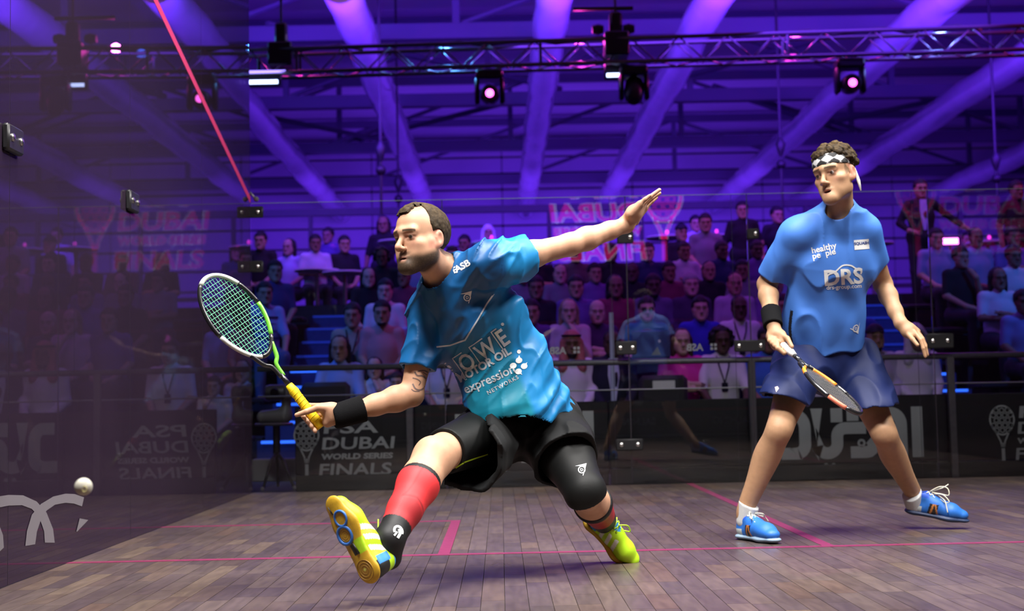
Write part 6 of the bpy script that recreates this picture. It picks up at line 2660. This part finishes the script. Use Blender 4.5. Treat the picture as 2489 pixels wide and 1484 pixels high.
# laptop on the front row
p = at(1583, 868, 2.62)
lap_ = empty('laptop', (p[0], 2.62, p[2]))
tag(lap_, 'dark blue open laptop with a pale mark on its lid', 'laptop')
M_lap = mat('laptop_shell', (.05, .08, .22), .35, .4)
auto_smooth(MB().bbox((0, .12, .0), (.36, .24, .018), .006).build('keyboard_base', M_lap, lap_))
lid = auto_smooth(MB().bbox((0, 0, .125), (.36, .012, .25), .005).build('lid', M_lap, lap_))
MB().poly([(.012 * math.cos(t), .014 * math.sin(t)) for t in np.linspace(0, 2 * PI, 12)[:-1]], .001, ((.08, -.0068, .15), (1, 0, 0), (0, 0, 1), (0, -1, 0))).build('lid_mark', M_white, lid)
MB().add([(.0, -.0068, .02), (.09, -.0068, .02), (.06, -.0068, .10)], [(0, 1, 2)]).build('sticker', mat('olive_sticker', (.25, .30, .12), .6), lid)
# black seats with white seat-back card
for px, lab in ((792, 'empty black seat behind the railing near the blue stairs'), (1612, 'black seat with a white reserved card below the magenta top')):
    x = float(at(px, 940, 2.20)[0])
    s = empty('armchair', (x, 2.20, -.05))
    tag(s, lab, 'seat', 'black front seats')
    auto_smooth(MB().bbox((0, .0, .55), (.44, .10, .66), .04).build('backrest', M_bench, s))
    auto_smooth(MB().bbox((0, .10, .36), (.44, .18, .12), .03).build('seat_cushion', M_bench, s))
    for q in (-1, 1):
        for yy in (.02, .16):
            MB().tube([(q * .19, yy, 0), (q * .19, yy, .32)], .015, 6).build('leg', M_steel, s)
    if px > 1000:
        MB().box(-.10, .10, -.056, -.0515, .76, .83).build('seat_card', M_white, s)

# ------------------------------------------------------------------ camera on a tripod behind the glass
tp = empty('camera_tripod', (.25, .45, 0))
tag(tp, 'black tripod with a round top plate behind the left corner of the glass', 'tripod')
tp.location = (0, 0, 0)
cy = .42
c0 = at(672, 1032, cy)
cx, cz = c0[0], c0[2]
auto_smooth(MB().lathe([(.14, 0), (.15, .012), (.14, .022)], (cx - .02, cy, cz - .005), (0, 0, 1), 24).build('top_plate', mat('plate_grey', (.25, .26, .25), .35, .4), tp))
auto_smooth(MB().lathe([(.028, .25), (.028, cz)], (cx, cy, 0), (0, 0, 1), 12).build('centre_column', M_dark, tp))
for (fx, fy) in ((638, 1193), (716, 1190), (676, 1182)):
    f_ = onfloor(fx, fy, -.0)
    f_[1] = max(.08, min(f_[1], .8))
    kx = cx + (f_[0] - cx) * .35
    ky = cy + (f_[1] - cy) * .35
    l = MB().tube([(cx, cy, .28), (kx, ky, .22), (f_[0], f_[1], .0 - .045 + .05)], [.014, .014, .010], 8).build('leg', M_dark, tp, True)
    MB().sphere((f_[0], f_[1], .016), .016, 10, 6).build('foot', mat('pale_rubber_foot', (.5, .5, .45), .6), l, True)
rc = empty('remote_camera', (cx, cy, cz + .017))
tag(rc, 'grey remote-controlled camera head on the tripod plate', 'camera')
M_cam = mat('camera_grey', (.20, .21, .20), .45)
g = SDF()
g.cone((-.10, 0, .045), (.06, 0, .05), .05, .06, .03)
g.cone((.07, 0, .06), (.085, 0, .25), .035, .04, .04)
sdf_o = sdf_obj('yoke', g, .007, M_cam, rc)
auto_smooth(MB().lathe([(.05, -.08), (.062, -.05), (.062, .06), (.04, .08)], (.0, 0, .23), (1, .1, 0), 20).build('camera_body', mat('camera_dark', (.09, .10, .10), .4), rc))
auto_smooth(MB().lathe([(.03, 0), (.036, .02), (.03, .05)], (0, -.055, .23), (0, -1, 0), 16).build('lens', mat('lens_glass', (.01, .01, .015), .1), rc))
pn = at(670, 1135, .95)
o = auto_smooth(MB().bbox((pn[0], .95, pn[2] - .02), (.36, .16, .18), .01).build('equipment_case', mat('grey_case', (.33, .34, .34), .5)))
tag(o, 'plain grey equipment case standing behind the tripod', 'case')
o.location.z += -.05 - (pn[2] - .02 - .09)
o.location.z = 0
# microphone clipped on the corner of the glass
mp = at(618, 480, .02)
mc = empty('microphone', tuple(mp))
tag(mc, 'small microphone on an arm at the top corner of the glass', 'microphone')
MB().tube([(-.035, 0, .045), (.005, 0, -.005)], .008, 8).build('arm', mat('mic_grey', (.35, .35, .33), .4, .5), mc, True)
MB().sphere((.015, 0, -.012), .020, 14, 10).build('head', mat('mic_foam', (.16, .16, .15), .8), mc, True)
MB().tube([(-.035, 0, .045), (-.035, 0, -.10)], .006, 8).build('clip', M_dark, mc, True)
mc.location.z = mp[2]


# ------------------------------------------------------------------ lamps on the truss
def truss_lamp(px, py, label, lens_col, tilt, power, target, beam):
    Y = 6.55 - .05 * float(at(px, 120, 6.4)[0])
    p = at(px, py, Y)
    x = p[0]
    L = empty('moving_head_lamp', (x, Y, 4.70))
    tag(L, label, 'stage lamp', 'moving head lamps on the truss')
    auto_smooth(MB().bbox((0, 0, -.07), (.34, .24, .13), .03).build('base', M_clamp, L))
    for q in (-1, 1):
        auto_smooth(MB().bbox((q * .155, 0, -.27), (.06, .16, .34), .03).build('yoke_arm', M_clamp, L))
    c = np.array([0, 0, -.32])
    d = unit(np.array(tilt, float))
    h = auto_smooth(MB().lathe([(.07, -.17), (.105, -.13), (.12, .0), (.115, .12), (.10, .16)], c, d, 22).build('head', M_clamp, L))
    auto_smooth(MB().lathe([(.050, .158), (.050, .166), (.03, .174)], c, d, 20).build('lens', mat('lens_' + label.split()[0] + str(px), lens_col, .2, emit=lens_col, estr=beam), h))
    for q in (-1, 1):
        MB().bbox((q * .10, 0, .02), (.05, .10, .07), .01).build('hook_clamp', M_steel, L)
    if power:
        spot('stage_beam', (x, Y, 4.38), target, power, lens_col, 45, .6, .08)
    return L


truss_lamp(1190, 205, 'black stage lamp glowing magenta, above the lunging player\'s head', (1, .12, .75), (.0, -1, -.05), 260, (2.0, -2, 5.5), 5)
truss_lamp(2065, 180, 'black stage lamp glowing magenta, above the curly-haired player', (1, .10, .75), (-.05, -1, -.08), 200, (6.0, 0, 5.0), 5)
lm = truss_lamp(1540, 190, 'black stage lamp turned away with white glowing rim', (.75, .78, 1), (.1, .5, .85), 0, None, 6)
# LED flood at the left end of the truss
for px, py, lab, w in ((628, 195, 'glowing blue-white LED flood at the left end of the truss', .24), (1500, 178, 'small glowing LED flood beside the turned-away lamp', .13)):
    p = at(px, py, 6.45)
    L = empty('led_flood', tuple(p))
    tag(L, lab, 'stage lamp', 'LED floods on the truss')
    MB().box(-w, w, -.03, .0, -.045, -.005).build('lens_strip', mat('cool_led', (.5, .6, 1), .4, emit=(.45, .55, 1.0), estr=6), L)
    if w > .2:
        MB().box(-w - .06, w + .1, -.03, .0, .085, .115).build('lens_strip', mat('violet_led', (.4, .3, 1), .4, emit=(.3, .22, 1.0), estr=3), L)
    auto_smooth(MB().bbox((0, .05, .03), (w * 2 + .06, .10, .20), .02).build('housing', M_clamp, L))
    MB().bbox((0, .05, 4.72 - p[2] - .04 if p[2] < 4.6 else .2), (.04, .04, .22), .01).build('bracket', M_clamp, L)
# chain hoists and the rigging beam over the truss
for px, lab in ((678, 'black chain hoist carrying the left part of the truss'), (1497, 'black chain hoist with cross bar over the centre of the truss')):
    x = float(at(px, 100, 6.4)[0])
    Y = 6.55 - .05 * x
    L = empty('chain_hoist', (x, Y, 5.0))
    tag(L, lab, 'hoist', 'chain hoists')
    auto_smooth(MB().bbox((0, 0, .22), (.16, .14, .30), .03).build('motor', M_clamp, L))
    MB().tube([(0, 0, .36), (0, 0, 3.6)], .018, 6).build('chain', M_dark, L)
    MB().bbox((0, 0, -.05), (.30, .34, .30), .02).build('chain_bag', M_clamp, L)
    if px > 1000:
        MB().tube([(-.52, 0, .42), (.22, 0, .42)], .028, 8).build('cross_bar', M_clamp, L)
        for q in (-.22, .16):
            auto_smooth(MB().lathe([(.05, -.07), (.07, 0), (.05, .07)], (q, 0, .16), (1, 0, 0), 14).build('pulley', M_clamp, L))
# rods hanging from the roof farther back
for px, y0, y1, Y, lab in ((925, 360, 520, 9.3, 'dark hanging speaker rod left of the lunging player\'s head'), (968, 440, 540, 14.0, 'shorter dark hanging rod just right of the first rod'), (1897, 350, 560, 11.0, 'dark hanging rod left of the curly-haired player'), (2420, 385, 560, 11.0, 'dark hanging rod at far right above the terrace')):
    p0, p1_ = at(px, y0, Y), at(px, y1, Y)
    L = empty('hanging_rod', tuple(p0))
    tag(L, lab, 'hanging rod', 'rods hanging over the terrace')
    MB().tube([(0, 0, 8.4 - p0[2]), (0, 0, p1_[2] - p0[2])], .022, 6).build('rod', M_dark, L)
    auto_smooth(MB().lathe([(.03, .0), (.08, -.10), (.05, -.22), (.02, -.3)], (0, 0, .1), (0, 0, 1), 12).build('fitting', M_dark, L))
    MB().sphere((0, 0, -.32), .075, 12, 8).build('coupling', M_dark, L, True)
